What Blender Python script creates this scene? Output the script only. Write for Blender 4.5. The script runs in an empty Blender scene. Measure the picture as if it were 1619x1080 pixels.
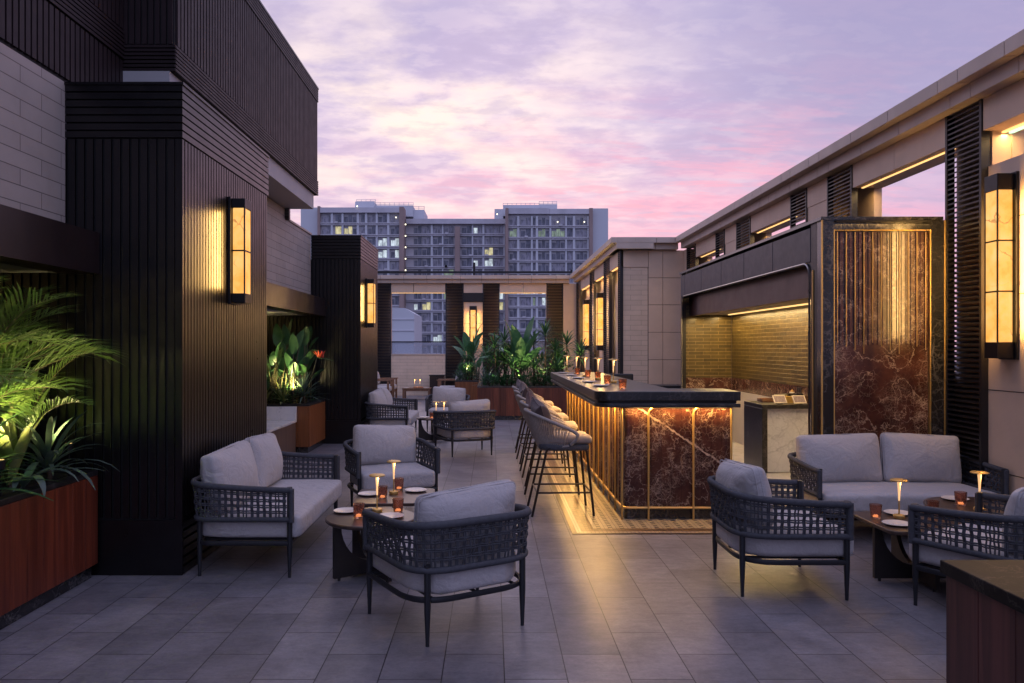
import bpy, math, random
from mathutils import Vector, Matrix, noise as mnoise
random.seed(7)
S = bpy.context.scene
COL = S.collection
R = math.radians
PI = math.pi
F, CX, CY, HC = 1220.0, 777.0, 549.0, 1.58

# ------------------------------------------------------------------ camera
cd = bpy.data.cameras.new('camera'); cam = bpy.data.objects.new('camera', cd); COL.objects.link(cam)
cam.location = (0, 0, HC); cam.rotation_euler = (R(90), 0, 0)
cd.sensor_width = 36; cd.lens = F / 1619 * 36
cd.shift_x = (809.5 - CX) / 1619; cd.shift_y = (CY - 540) / 1619
cd.clip_start = .05; cd.clip_end = 3000
S.camera = cam
S.render.resolution_x = 1024; S.render.resolution_y = 683
S.view_settings.view_transform = 'Standard'; S.view_settings.look = 'None'
S.view_settings.exposure = 0; S.view_settings.gamma = 1
S.render.engine = 'CYCLES'
S.cycles.use_denoising = True
try: S.cycles.denoiser = 'OPENIMAGEDENOISE'
except Exception: pass
S.cycles.max_bounces = 6; S.cycles.diffuse_bounces = 3; S.cycles.glossy_bounces = 3
S.cycles.transmission_bounces = 5; S.cycles.transparent_max_bounces = 8
S.cycles.caustics_reflective = False; S.cycles.caustics_refractive = False
S.cycles.sample_clamp_indirect = 4

# ------------------------------------------------------------------ node helper
class NT:
    def __init__(s, tree): s.t = tree; s.n = tree.nodes; s.l = tree.links
    def node(s, typ, **kw):
        n = s.n.new(typ)
        for k, v in kw.items():
            if k in ('ins',): continue
            setattr(n, k, v)
        return n
    def put(s, sock, v):
        if v is None: return
        if hasattr(v, 'is_output') or isinstance(v, bpy.types.NodeSocket): s.l.new(v, sock)
        else:
            if isinstance(v, (tuple, list)) and len(v) == 3 and sock.type == 'RGBA': v = (*v, 1)
            sock.default_value = v
    def m(s, op, a, b=0.0, c=None, clamp=False):
        n = s.n.new('ShaderNodeMath'); n.operation = op; n.use_clamp = clamp
        s.put(n.inputs[0], a); s.put(n.inputs[1], b)
        if c is not None: s.put(n.inputs[2], c)
        return n.outputs[0]
    def mix(s, f, a, b, blend='MIX'):
        n = s.n.new('ShaderNodeMix'); n.data_type = 'RGBA'; n.blend_type = blend
        s.put(n.inputs[0], f); s.put(n.inputs[6], a); s.put(n.inputs[7], b)
        return n.outputs[2]
    def ss(s, v, a, b):
        n = s.n.new('ShaderNodeMapRange'); n.interpolation_type = 'SMOOTHSTEP'
        s.put(n.inputs[0], v); n.inputs[1].default_value = a; n.inputs[2].default_value = b
        return n.outputs[0]
    def noise(s, vec, scale, detail=4, rough=.55, dist=0.0):
        n = s.n.new('ShaderNodeTexNoise'); s.put(n.inputs['Vector'], vec)
        n.inputs['Scale'].default_value = scale; n.inputs['Detail'].default_value = detail
        n.inputs['Roughness'].default_value = rough; n.inputs['Distortion'].default_value = dist
        return n.outputs[0]
    def comb(s, x, y, z):
        n = s.n.new('ShaderNodeCombineXYZ')
        for i, v in enumerate((x, y, z)): s.put(n.inputs[i], v)
        return n.outputs[0]
    def sep(s, v):
        n = s.n.new('ShaderNodeSeparateXYZ'); s.put(n.inputs[0], v); return n.outputs
    def ramp(s, f, stops, interp='LINEAR'):
        n = s.n.new('ShaderNodeValToRGB'); s.put(n.inputs[0], f); cr = n.color_ramp; cr.interpolation = interp
        while len(cr.elements) > 1: cr.elements.remove(cr.elements[0])
        cr.elements[0].position = stops[0][0]; cr.elements[0].color = (*stops[0][1], 1)
        for p, c in stops[1:]:
            e = cr.elements.new(p); e.color = (*c, 1)
        return n.outputs[0]
    def scale(s, v, k):
        n = s.n.new('ShaderNodeVectorMath'); n.operation = 'MULTIPLY'; s.put(n.inputs[0], v)
        n.inputs[1].default_value = k if isinstance(k, (tuple, list)) else (k, k, k); return n.outputs[0]
    def bump(s, h, strength=.3, dist=.01, nrm=None):
        n = s.n.new('ShaderNodeBump'); s.put(n.inputs['Height'], h)
        n.inputs['Strength'].default_value = strength; n.inputs['Distance'].default_value = dist
        if nrm is not None: s.put(n.inputs['Normal'], nrm)
        return n.outputs[0]

# ------------------------------------------------------------------ world: dusk sky with lit clouds
W = bpy.data.worlds.new('World'); S.world = W; W.use_nodes = True
t = NT(W.node_tree); t.n.clear()
tc = t.n.new('ShaderNodeTexCoord'); d = tc.outputs['Generated']
x, y, z = t.sep(d)
zc = t.m('MAXIMUM', z, 0.0)
den = t.m('ADD', zc, .14)
pv = t.comb(t.m('DIVIDE', x, den), t.m('DIVIDE', y, den), 0.0)
n1 = t.noise(pv, 1.7, 8, .55, .15)
n2 = t.noise(t.scale(pv, (1.0, 1.2, 1)), 2.5, 9, .56, .15)
n3 = t.noise(t.scale(pv, (.55, 1.6, 1)), 2.4, 6, .55, .2)
base = t.ramp(zc, [(0.0, (.72, .42, .58)), (.10, (.74, .46, .64)), (.17, (.66, .50, .70)), (.27, (.56, .48, .72)), (.38, (.42, .38, .62)), (.42, (.50, .46, .68)), (.6, (.66, .66, 1.0)), (1, (.72, .74, 1.15))])
def gauss(cx, cz, rx, rz):
    a = t.m('DIVIDE', t.m('SUBTRACT', x, cx), rx); b = t.m('DIVIDE', t.m('SUBTRACT', z, cz), rz)
    q = t.m('ADD', t.m('MULTIPLY', a, a), t.m('MULTIPLY', b, b))
    return t.m('EXPONENT', t.m('MULTIPLY', q, -1.0))
front = t.ss(y, .1, .6)
c = t.mix(t.m('MULTIPLY', t.ss(n2, .66, .36), .5), base, (.42, .37, .60))
wb = t.m('MULTIPLY', gauss(-.03, .25, .34, .19), front)
cb = t.mix(t.ss(n2, .34, .68), (.60, .49, .69), (.98, .81, .86))
c = t.mix(t.m('MULTIPLY', t.m('MULTIPLY', wb, t.ss(n1, .25, .60)), 1.25, clamp=True), c, cb)
c = t.mix(t.m('MULTIPLY', t.m('MULTIPLY', t.m('MULTIPLY', gauss(-.10, .26, .24, .13), front), t.ss(n2, .42, .62)), .95), c, (1.05, .86, .76))
c = t.mix(t.m('MULTIPLY', t.m('MULTIPLY', t.ss(x, .17, .42), t.ss(z, .16, .26)), t.m('MULTIPLY', t.ss(n1, .1, .55), .9)), c, (.36, .32, .54))
c = t.mix(t.m('MULTIPLY', t.m('MULTIPLY', gauss(.24, .17, .26, .09), front), t.ss(n3, .42, .66)), c, (.90, .42, .58))
c = t.mix(t.m('MULTIPLY', t.m('MULTIPLY', gauss(.20, .10, .42, .10), front), .75), c, (.85, .44, .60))
n4 = t.noise(t.scale(pv, (1.0, 1.5, 1)), 7.5, 7, .6, .2)
c = t.mix(t.m('MULTIPLY', t.m('MULTIPLY', t.ss(n4, .46, .64), t.ss(n1, .3, .6)), .38), c, (.46, .38, .58))
c = t.mix(t.m('MULTIPLY', t.m('MULTIPLY', t.ss(n4, .52, .38), wb), .30), c, (.98, .80, .84))
c = t.mix(t.m('MULTIPLY', t.m('MULTIPLY', t.ss(t.noise(t.scale(pv, (.8, 2.2, 1)), 3.4, 7, .58, .2), .50, .62), gauss(.22, .16, .30, .10)), .8), c, (.92, .42, .56))
rear = t.mix(t.ss(z, 0.0, .5), (.33, .37, .68), (.60, .64, 1.05))
c = t.mix(t.ss(y, -.55, .35), rear, c)
c = t.mix(t.ss(z, -.03, 0.0), (.10, .09, .13), c)
sky = t.n.new('ShaderNodeTexSky'); sky.sky_type = 'NISHITA'; sky.sun_disc = False
sky.sun_elevation = R(3); sky.sun_rotation = R(0)
c = t.mix(1.0, c, t.scale(sky.outputs[0], .01), 'ADD')
bg = t.n.new('ShaderNodeBackground'); t.put(bg.inputs[0], c); bg.inputs[1].default_value = 1.08
wo = t.n.new('ShaderNodeOutputWorld'); t.l.new(bg.outputs[0], wo.inputs[0])

# weak, very soft sun already behind the clouds
sd = bpy.data.lights.new('sun', 'SUN'); sd.energy = .12; sd.angle = R(30); sd.color = (1, .78, .8)
so = bpy.data.objects.new('sun', sd); COL.objects.link(so)
so.rotation_euler = (R(-78), 0, R(10))

# ------------------------------------------------------------------ materials
MATS = {}
def newmat(name):
    m = bpy.data.materials.new(name); m.use_nodes = True; t = NT(m.node_tree)
    b = t.n['Principled BSDF']; MATS[name] = m
    return m, t, b
def pos(t, world=True):
    if world: return t.n.new('ShaderNodeNewGeometry').outputs['Position']
    return t.n.new('ShaderNodeTexCoord').outputs['Object']
def plain(name, col, rough=.5, metal=0.0, var=.12, scale=8, bump=0.0, bscale=60, world=False, spec=.5, rvar=.1, rnd=0.0, sheen=0):
    m, t, b = newmat(name); p = pos(t, world)
    n = t.noise(p, scale, 5)
    c = t.mix(t.ss(n, .25, .75), tuple(v * (1 - var) for v in col), tuple(min(1, v * (1 + var)) for v in col))
    if rnd:
        oi = t.n.new('ShaderNodeObjectInfo').outputs['Random']
        hs = t.n.new('ShaderNodeHueSaturation'); t.put(hs.inputs['Value'], t.m('ADD', t.m('MULTIPLY', oi, rnd * 2), 1 - rnd)); t.put(hs.inputs['Color'], c); c = hs.outputs[0]
    t.put(b.inputs['Base Color'], c)
    t.put(b.inputs['Roughness'], t.m('ADD', t.m('MULTIPLY', t.noise(p, scale * 2.3, 3), rvar * 2), rough - rvar, clamp=True))
    b.inputs['Metallic'].default_value = metal; b.inputs['Specular IOR Level'].default_value = spec
    if sheen: b.inputs['Sheen Weight'].default_value = sheen
    if bump: t.put(b.inputs['Normal'], t.bump(t.noise(p, bscale, 4), bump, .004))
    return m
def emit(name, col, st):
    m, t, b = newmat(name); b.inputs['Base Color'].default_value = (*col, 1)
    b.inputs['Emission Color'].default_value = (*col, 1); b.inputs['Emission Strength'].default_value = st
    b.inputs['Roughness'].default_value = .5
    return m
def brick(name, ax, w, h, c1, c2, mortar, ms=.004, off=.5, rough=.6, shift=(0, 0), bump=.4, spec=.4, metal=0, nvar=.25, nscale=3.0, rvar=.1, extra=None):
    m, t, b = newmat(name); p = pos(t); o = t.sep(p)
    u = t.m('ADD', o[ax[0]], shift[0]); v = t.m('ADD', o[ax[1]], shift[1])
    br = t.n.new('ShaderNodeTexBrick'); t.put(br.inputs['Vector'], t.comb(u, v, 0.0)); br.offset = off
    br.inputs['Scale'].default_value = 1; br.inputs['Brick Width'].default_value = w; br.inputs['Row Height'].default_value = h
    br.inputs['Mortar Size'].default_value = ms; br.inputs['Mortar Smooth'].default_value = .1; br.inputs['Bias'].default_value = 0
    t.put(br.inputs['Color1'], c1); t.put(br.inputs['Color2'], c2); t.put(br.inputs['Mortar'], mortar)
    n = t.noise(p, nscale, 7, .6, .4)
    c = t.mix(1.0, br.outputs[0], t.ramp(n, [(.25, (1 - nvar,) * 3), (.75, (1 + nvar,) * 3)]), 'MULTIPLY')
    t.put(b.inputs['Base Color'], c)
    t.put(b.inputs['Roughness'], t.m('ADD', t.m('MULTIPLY', t.noise(p, nscale * 2, 4), rvar * 2), rough - rvar, clamp=True))
    b.inputs['Specular IOR Level'].default_value = spec; b.inputs['Metallic'].default_value = metal
    hgt = t.m('SUBTRACT', t.m('MULTIPLY', t.noise(p, 22, 5), .25), br.outputs['Fac'])
    t.put(b.inputs['Normal'], t.bump(hgt, bump, .004))
    return m, t, b, p, br

# floor: 30 x 60 cm grey porcelain, staggered joints along the view direction
def floor_mat():
    m, t, b, p, br = brick('floor_tiles', (1, 0), .6, .3, (.160, .150, .164), (.225, .210, .225), (.018, .016, .018), ms=.0028,
                           shift=(-3.97 + 60, -.062 + 30), rough=.34, bump=.5, spec=.32, nvar=.30, nscale=3.2)
    src = b.inputs['Base Color'].links[0].from_socket
    st = t.noise(t.scale(p, (1.0, 1.6, 1)), 14, 8, .7, .3); sp = t.noise(p, 55, 4, .7)
    q = t.mix(1.0, src, t.ramp(st, [(.3, (.80, .80, .82)), (.5, (1, 1, 1)), (.72, (1.22, 1.18, 1.15))]), 'MULTIPLY')
    q = t.mix(1.0, q, t.ramp(sp, [(.3, (.88,) * 3), (.7, (1.12,) * 3)]), 'MULTIPLY')
    t.put(b.inputs['Base Color'], q)
    nm = t.noise(t.scale(p, (.8, 2.2, 1)), 7, 3, .5)
    hgt = t.m('SUBTRACT', t.m('MULTIPLY', nm, .8), t.m('MULTIPLY', br.outputs['Fac'], 1.2))
    t.put(b.inputs['Normal'], t.bump(hgt, .34, .010))
    t.put(b.inputs['Roughness'], t.ramp(t.noise(p, 1.4, 4, .55), [(.2, (.33,) * 3), (.8, (.45,) * 3)]))
    return m
M_floor = floor_mat()
def brickw(name, ax, **k):
    return brick(name, ax, .46, .108, (.42, .355, .31), (.48, .405, .35), (.17, .14, .125), ms=.003, rough=.65, bump=.5, nvar=.10, **k)[0]
M_stoneY = brickw('stone_blocks', (1, 2))
M_stoneX = brick('warm_lit_blocks_cross', (0, 2), .46, .108, (.64, .48, .35), (.70, .53, .39), (.34, .26, .19), ms=.003, rough=.65, bump=.5, nvar=.10)[0]  # orange deepened: warm lamp spill is put into the block colour
M_stone = plain('warm_lit_stone_cladding', (.68, .49, .35), .62, 0, .07, 2.5, .25, 40, True)  # stone tone pushed to orange to stand in for warm local light
M_coping = plain('coping_stone', (.54, .42, .34), .55, 0, .08, 3, .2, 30, True)
M_joint = plain('dark_joint', (.03, .026, .024), .8, world=True)
M_bronze = plain('dark_bronze_slats', (.0042, .0032, .0040), .32, 0.0, .2, 4, .05, 30, True, spec=.5)
M_bronzeb = plain('dark_bronze_backing', (.004, .0035, .004), .7, 0.0, .2, 4, 0, 30, True)
M_block = plain('brown_upper_cladding', (.024, .014, .015), .5, 0.0, .2, 4, .05, 30, True, spec=.28)
M_fascia = plain('brown_metal_fascia', (.022, .012, .011), .33, .1, .15, 3, 0, 30, True)
M_louver = plain('black_louver_slats', (.020, .017, .018), .42, .3, .2, 5, 0, 30, True)
M_white = plain('white_soffit_paint', (.42, .40, .40), .6, 0, .05, 2, 0, 30, True)
M_black = plain('black_frame_metal', (.018, .016, .017), .38, .4, .1)
M_gold = plain('brushed_brass', (.72, .46, .15), .42, .75, .05, 3, 0, 30, rvar=.03)
M_steel = plain('grey_steel_trim', (.35, .33, .31), .3, 1.0, .1)

def marble(name, basec, basec2, vein, scale=4.0, rough=.16, amount=1.0, big=None, world=True, fine=1.0):
    m, t, b = newmat(name); p = pos(t, world)
    def warp(sc, amt):
        dn = t.n.new('ShaderNodeTexNoise'); t.put(dn.inputs['Vector'], p); dn.inputs['Scale'].default_value = sc; dn.inputs['Detail'].default_value = 6; dn.inputs['Roughness'].default_value = .62
        dv = t.n.new('ShaderNodeVectorMath'); dv.operation = 'MULTIPLY_ADD'; t.put(dv.inputs[0], dn.outputs[1]); dv.inputs[1].default_value = (amt,) * 3; t.put(dv.inputs[2], p); return dv.outputs[0]
    w1, w2 = warp(scale * 1.6, .42 / scale), warp(scale * 3.5, .30 / scale)
    def vor(vec, sc, w):
        v = t.n.new('ShaderNodeTexVoronoi'); v.feature = 'DISTANCE_TO_EDGE'; t.put(v.inputs['Vector'], vec); v.inputs['Scale'].default_value = sc
        return t.m('SUBTRACT', 1.0, t.ss(v.outputs[0], 0.0, w))
    n = t.noise(p, scale * .9, 6, .65)
    c = t.mix(t.ss(n, .35, .65), basec, basec2)
    def ridge(vec, sc, w, rough_=.6):
        q = t.noise(vec, sc, 7, rough_, .3)
        return t.m('SUBTRACT', 1.0, t.ss(t.m('ABSOLUTE', t.m('SUBTRACT', q, .5)), 0.0, w))
    k1 = t.ss(t.noise(p, scale * .55, 4), .46, .60); k2 = t.ss(t.noise(t.scale(p, 1.3), scale * .8, 5), .44, .60)
    c = t.mix(t.m('MULTIPLY', vor(w2, scale * 3.6 * fine, .05), t.m('MULTIPLY', k2, .42 * amount)), c, vein)
    c = t.mix(t.m('MULTIPLY', vor(w2, scale * 8.5 * fine, .10), t.m('MULTIPLY', k1, .30 * amount)), c, vein)
    c = t.mix(t.m('MULTIPLY', ridge(w1, scale * .42, .010), .70 * amount), c, vein)
    c = t.mix(t.m('MULTIPLY', ridge(w1, scale * .95, .014), t.m('MULTIPLY', k1, .60 * amount)), c, vein)
    c = t.mix(t.m('MULTIPLY', vor(w1, scale * 1.3, .028), t.m('MULTIPLY', k1, .65 * amount)), c, vein)
    if big is not None:      # one long pale vein: x*a + y*b + z = c0, wobbling
        o = t.sep(w2); a, b_, c0, wd = big
        ln = t.m('ABSOLUTE', t.m('SUBTRACT', t.m('ADD', t.m('ADD', t.m('MULTIPLY', o[0], a), t.m('MULTIPLY', o[1], b_)), o[2]), c0))
        c = t.mix(t.m('MULTIPLY', t.m('SUBTRACT', 1.0, t.ss(ln, wd * .35, wd)), t.ss(t.noise(p, 6, 3), .3, .5)), c, vein)
    t.put(b.inputs['Base Color'], c); b.inputs['Roughness'].default_value = rough; b.inputs['Specular IOR Level'].default_value = .6
    return m
M_red = marble('red_veined_marble', (.034, .011, .008), (.080, .027, .017), (.56, .40, .29), 6.0, .22, .74, big=(.67, 0, 1.97, .013))
M_blackm = marble('black_marble', (.010, .010, .011), (.020, .018, .018), (.25, .23, .22), 2.2, .2, .35)
M_blackm_o = marble('black_marble_top', (.012, .012, .013), (.024, .021, .020), (.20, .18, .17), 2.2, .3, .3)
M_whitem = marble('white_marble', (.66, .65, .66), (.76, .75, .76), (.26, .26, .29), 1.6, .25, .45)
M_cream = plain('cream_stone_counter', (.55, .48, .40), .4, 0, .05, 2, 0, 30, True)
M_plat = marble('pale_marble_floor', (.42, .38, .33), (.52, .47, .41), (.25, .22, .18), 1.4, .25, .35)
M_goldtile = brick('gold_glazed_tiles', (1, 2), .24, .054, (.050, .034, .009), (.100, .068, .018), (.25, .17, .07), ms=.0028, rough=.32, bump=.6, spec=.6, nvar=.28, nscale=9)[0]
M_goldtileX = brick('gold_glazed_tiles_cross', (0, 2), .24, .054, (.050, .034, .009), (.100, .068, .018), (.25, .17, .07), ms=.0028, rough=.32, bump=.6, spec=.6, nvar=.28, nscale=9)[0]
M_leatherpanel = plain('dark_grey_panel', (.040, .038, .048), .45, .1, .12, 6, .1, 60, True)
M_hood = plain('brown_hood_metal', (.050, .016, .012), .35, .3, .15, 3, 0, 30, True)

def wood(name, c1, c2, ax=1, plank=0.0, rough=.42, scale=1.0, world=True):
    m, t, b = newmat(name); p = pos(t, world); o = t.sep(p)
    st = t.noise(t.scale(p, (22 * scale, 22 * scale, 1.2 * scale)), 1.0, 6, .6, .6)
    c = t.mix(t.ss(st, .3, .7), c1, c2)
    if plank:
        idx = t.m('FLOOR', t.m('DIVIDE', o[ax], plank))
        wn = t.n.new('ShaderNodeTexWhiteNoise'); wn.noise_dimensions = '1D'; t.put(wn.inputs['W'], idx)
        hs = t.n.new('ShaderNodeHueSaturation'); t.put(hs.inputs['Color'], c); t.put(hs.inputs['Value'], t.m('ADD', t.m('MULTIPLY', wn.outputs[0], .7), .65)); c = hs.outputs[0]
    t.put(b.inputs['Base Color'], c); b.inputs['Roughness'].default_value = rough
    t.put(b.inputs['Normal'], t.bump(st, .12, .002))
    return m
M_redwoodY = wood('red_timber_planks', (.115, .022, .010), (.24, .052, .022), 1, .16)
M_redwoodX = wood('red_timber_planks_cross', (.095, .024, .014), (.17, .045, .024), 0, .16)
M_orangewood = wood('orange_timber', (.16, .055, .018), (.26, .09, .03), 0, 0)
M_benchwood = wood('brown_laminate', (.10, .062, .05), (.15, .10, .08), 1, 0)
M_teak = wood('teak', (.16, .075, .035), (.26, .12, .06), 1, 0, .5, 1, False)
M_tabletop = wood('dark_walnut', (.045, .027, .021), (.080, .050, .038), 1, 0, .30, .5, False)
M_tablebase = plain('dark_table_base', (.028, .023, .022), .45, .1, .15)
M_rope = plain('charcoal_rope', (.060, .062, .074), .75, 0, .2, 40, .3, 300, rnd=.08)
M_frame = plain('charcoal_powder_coat', (.022, .023, .028), .45, .2, .1)
M_ropel = plain('light_grey_rope', (.34, .30, .275), .8, 0, .12, 40, .3, 250, rnd=.06)
M_stoolframe = plain('brown_black_tube', (.026, .020, .019), .4, .5, .1)
def fabric(name, col, wr=.35, rnd=.04):
    m, t, b = newmat(name); p = pos(t, False)
    oi = t.n.new('ShaderNodeObjectInfo').outputs['Random']
    n = t.noise(p, 90, 3); n0 = t.noise(p, 5, 4)
    c = t.mix(n, tuple(v * .86 for v in col), tuple(v * 1.12 for v in col))
    hs = t.n.new('ShaderNodeHueSaturation'); t.put(hs.inputs['Color'], c)
    t.put(hs.inputs['Value'], t.m('ADD', t.m('MULTIPLY', oi, rnd * 2), 1 - rnd)); c = hs.outputs[0]
    t.put(b.inputs['Base Color'], c); b.inputs['Roughness'].default_value = .9; b.inputs['Specular IOR Level'].default_value = .2
    b.inputs['Sheen Weight'].default_value = .15
    h1 = t.bump(t.noise(p, 420, 2), .25, .002)
    t.put(b.inputs['Normal'], t.bump(t.noise(p, 7, 5, .55, .8), wr, .03, h1))
    return m
M_cush = fabric('pale_grey_fabric', (.47, .44, .44), .8)
M_cushl = fabric('off_white_fabric', (.50, .46, .44))
M_stoolc = fabric('beige_fabric', (.30, .25, .22))
M_pillow = fabric('dark_taupe_velvet', (.10, .075, .075))
M_pillowb = fabric('rust_taupe_velvet', (.13, .075, .065))
def leafmat(name, c1, c2, rough=.38, trans=.25, rnd=.15):
    m, t, b = newmat(name); p = pos(t, False)
    n = t.noise(p, 6, 4)
    c = t.mix(t.ss(n, .3, .7), c1, c2)
    t.put(b.inputs['Base Color'], c); b.inputs['Roughness'].default_value = rough
    tr = t.n.new('ShaderNodeBsdfTranslucent'); t.put(tr.inputs[0], t.scale(c, 1.3))
    mx = t.n.new('ShaderNodeMixShader'); mx.inputs[0].default_value = trans
    t.l.new(b.outputs[0], mx.inputs[1]); t.l.new(tr.outputs[0], mx.inputs[2])
    t.l.new(mx.outputs[0], t.n['Material Output'].inputs[0])
    return m
M_leafy = leafmat('palm_leaf_green', (.07, .145, .03), (.15, .24, .055))
M_leafd = leafmat('dark_leaf_green', (.03, .09, .032), (.055, .14, .05))
M_leafb = leafmat('banana_leaf_green', (.045, .135, .055), (.085, .20, .085), .34, .3)
M_leafg = leafmat('grey_green_leaf', (.06, .10, .075), (.13, .18, .14))
M_leafv = leafmat('variegated_leaf', (.14, .19, .05), (.33, .36, .15))
M_stem = plain('plant_stem', (.09, .08, .035), .7, 0, .25, 20, .3, 60)
M_trunk = plain('brown_plant_stem', (.07, .045, .03), .8, 0, .25, 20, .3, 60)
M_flower = plain('red_orange_flower', (.65, .07, .03), .5)
M_soil = plain('dark_soil', (.022, .016, .011), .95, 0, .4, 30, 1.0, 60)
M_glassred = None
def glassm(name, col, rough=.08, trans=1.0):
    m, t, b = newmat(name); b.inputs['Base Color'].default_value = (*col, 1); b.inputs['Roughness'].default_value = rough
    b.inputs['Transmission Weight'].default_value = trans; b.inputs['IOR'].default_value = 1.45
    p = pos(t, False); v = t.n.new('ShaderNodeTexVoronoi'); t.put(v.inputs['Vector'], t.scale(p, (1, 1, .5))); v.inputs['Scale'].default_value = 90
    t.put(b.inputs['Normal'], t.bump(v.outputs[0], .5, .004))
    return m
M_cup = glassm('amber_ribbed_glass', (.78, .46, .36), .15)
def window_glass():
    m, t, b = newmat('clear_balustrade_glass')
    tr = t.n.new('ShaderNodeBsdfTransparent'); tr.inputs[0].default_value = (.86, .88, .92, 1)
    b.inputs['Base Color'].default_value = (.5, .53, .6, 1); b.inputs['Roughness'].default_value = .05
    mx = t.n.new('ShaderNodeMixShader'); mx.inputs[0].default_value = .22
    t.l.new(tr.outputs[0], mx.inputs[1]); t.l.new(b.outputs[0], mx.inputs[2]); t.l.new(mx.outputs[0], t.n['Material Output'].inputs[0])
    return m
M_bglass = window_glass()
M_plate = plain('cream_ceramic', (.70, .62, .54), .3, 0, .05, 10, 0, 30)
M_wax = emit('candle_glow', (1, .50, .22), 1.3)
M_led = emit('warm_led', (1, .62, .22), 1.5)
M_ledcool = emit('cool_led', (.45, .8, .62), 1.3)
M_shadeglow = emit('lamp_stem_glow', (1, .58, .26), .85)
def alabaster():
    m, t, b = newmat('lit_alabaster'); p = pos(t, False)
    dn = t.n.new('ShaderNodeTexNoise'); t.put(dn.inputs['Vector'], p); dn.inputs['Scale'].default_value = 4; dn.inputs['Detail'].default_value = 5
    dv = t.n.new('ShaderNodeVectorMath'); dv.operation = 'MULTIPLY_ADD'; t.put(dv.inputs[0], dn.outputs[1]); dv.inputs[1].default_value = (.35,) * 3; t.put(dv.inputs[2], p)
    v = t.n.new('ShaderNodeTexVoronoi'); v.feature = 'DISTANCE_TO_EDGE'; t.put(v.inputs['Vector'], dv.outputs[0]); v.inputs['Scale'].default_value = 2.3
    vein = t.m('MULTIPLY', t.m('SUBTRACT', 1.0, t.ss(v.outputs[0], 0.0, .022)), t.ss(t.noise(p, 3, 3), .45, .6))
    c = t.mix(t.ss(t.noise(p, 6, 5), .25, .75), (1.0, .40, .05), (1.0, .62, .20))
    c = t.mix(t.m('MULTIPLY', vein, .85), c, (.42, .15, .03))
    t.put(b.inputs['Base Color'], c); t.put(b.inputs['Emission Color'], c); b.inputs['Emission Strength'].default_value = .98
    return m
M_alab = alabaster()
def mosaic():
    m, t, b = newmat('mosaic_floor'); p = pos(t); o = t.sep(p)
    dx = t.m('SUBTRACT', o[0], .683); dy = t.m('SUBTRACT', o[1], 6.51)
    dd = t.m('MINIMUM', dx, dy)
    # small tiles
    def cell(u, s): return t.m('FRACT', t.m('DIVIDE', u, s))
    cx_, cy_ = cell(o[0], .034), cell(o[1], .034)
    ln = t.m('MAXIMUM', t.m('GREATER_THAN', t.m('ABSOLUTE', t.m('SUBTRACT', cx_, .5)), .44), t.m('GREATER_THAN', t.m('ABSOLUTE', t.m('SUBTRACT', cy_, .5)), .44))
    ix, iy = t.m('FLOOR', t.m('DIVIDE', o[0], .034)), t.m('FLOOR', t.m('DIVIDE', o[1], .034))
    dark = t.m('MULTIPLY', t.m('LESS_THAN', t.m('MODULO', ix, 3.0), .5), t.m('LESS_THAN', t.m('MODULO', t.m('ADD', iy, t.m('MULTIPLY', t.m('MODULO', t.m('FLOOR', t.m('DIVIDE', ix, 3.0)), 2.0), 1.0)), 2.0), .5))
    wn = t.n.new('ShaderNodeTexWhiteNoise'); wn.noise_dimensions = '2D'; t.put(wn.inputs['Vector'], t.comb(ix, iy, 0.0))
    field = t.mix(wn.outputs[0], (.36, .29, .20), (.48, .40, .28))
    field = t.mix(dark, field, (.03, .018, .012))
    band = t.mix(wn.outputs[0], (.07, .035, .018), (.24, .14, .07))
    c = t.mix(t.m('LESS_THAN', dd, .20), field, band)
    c = t.mix(t.m('LESS_THAN', dd, .085), c, (.50, .40, .29))
    c = t.mix(t.m('LESS_THAN', dd, .045), c, (.06, .035, .025))
    c = t.mix(ln, c, (.03, .022, .016))
    t.put(b.inputs['Base Color'], c); b.inputs['Roughness'].default_value = .3
    t.put(b.inputs['Normal'], t.bump(ln, -.3, .003))
    return m
M_mosaic = mosaic()

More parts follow.
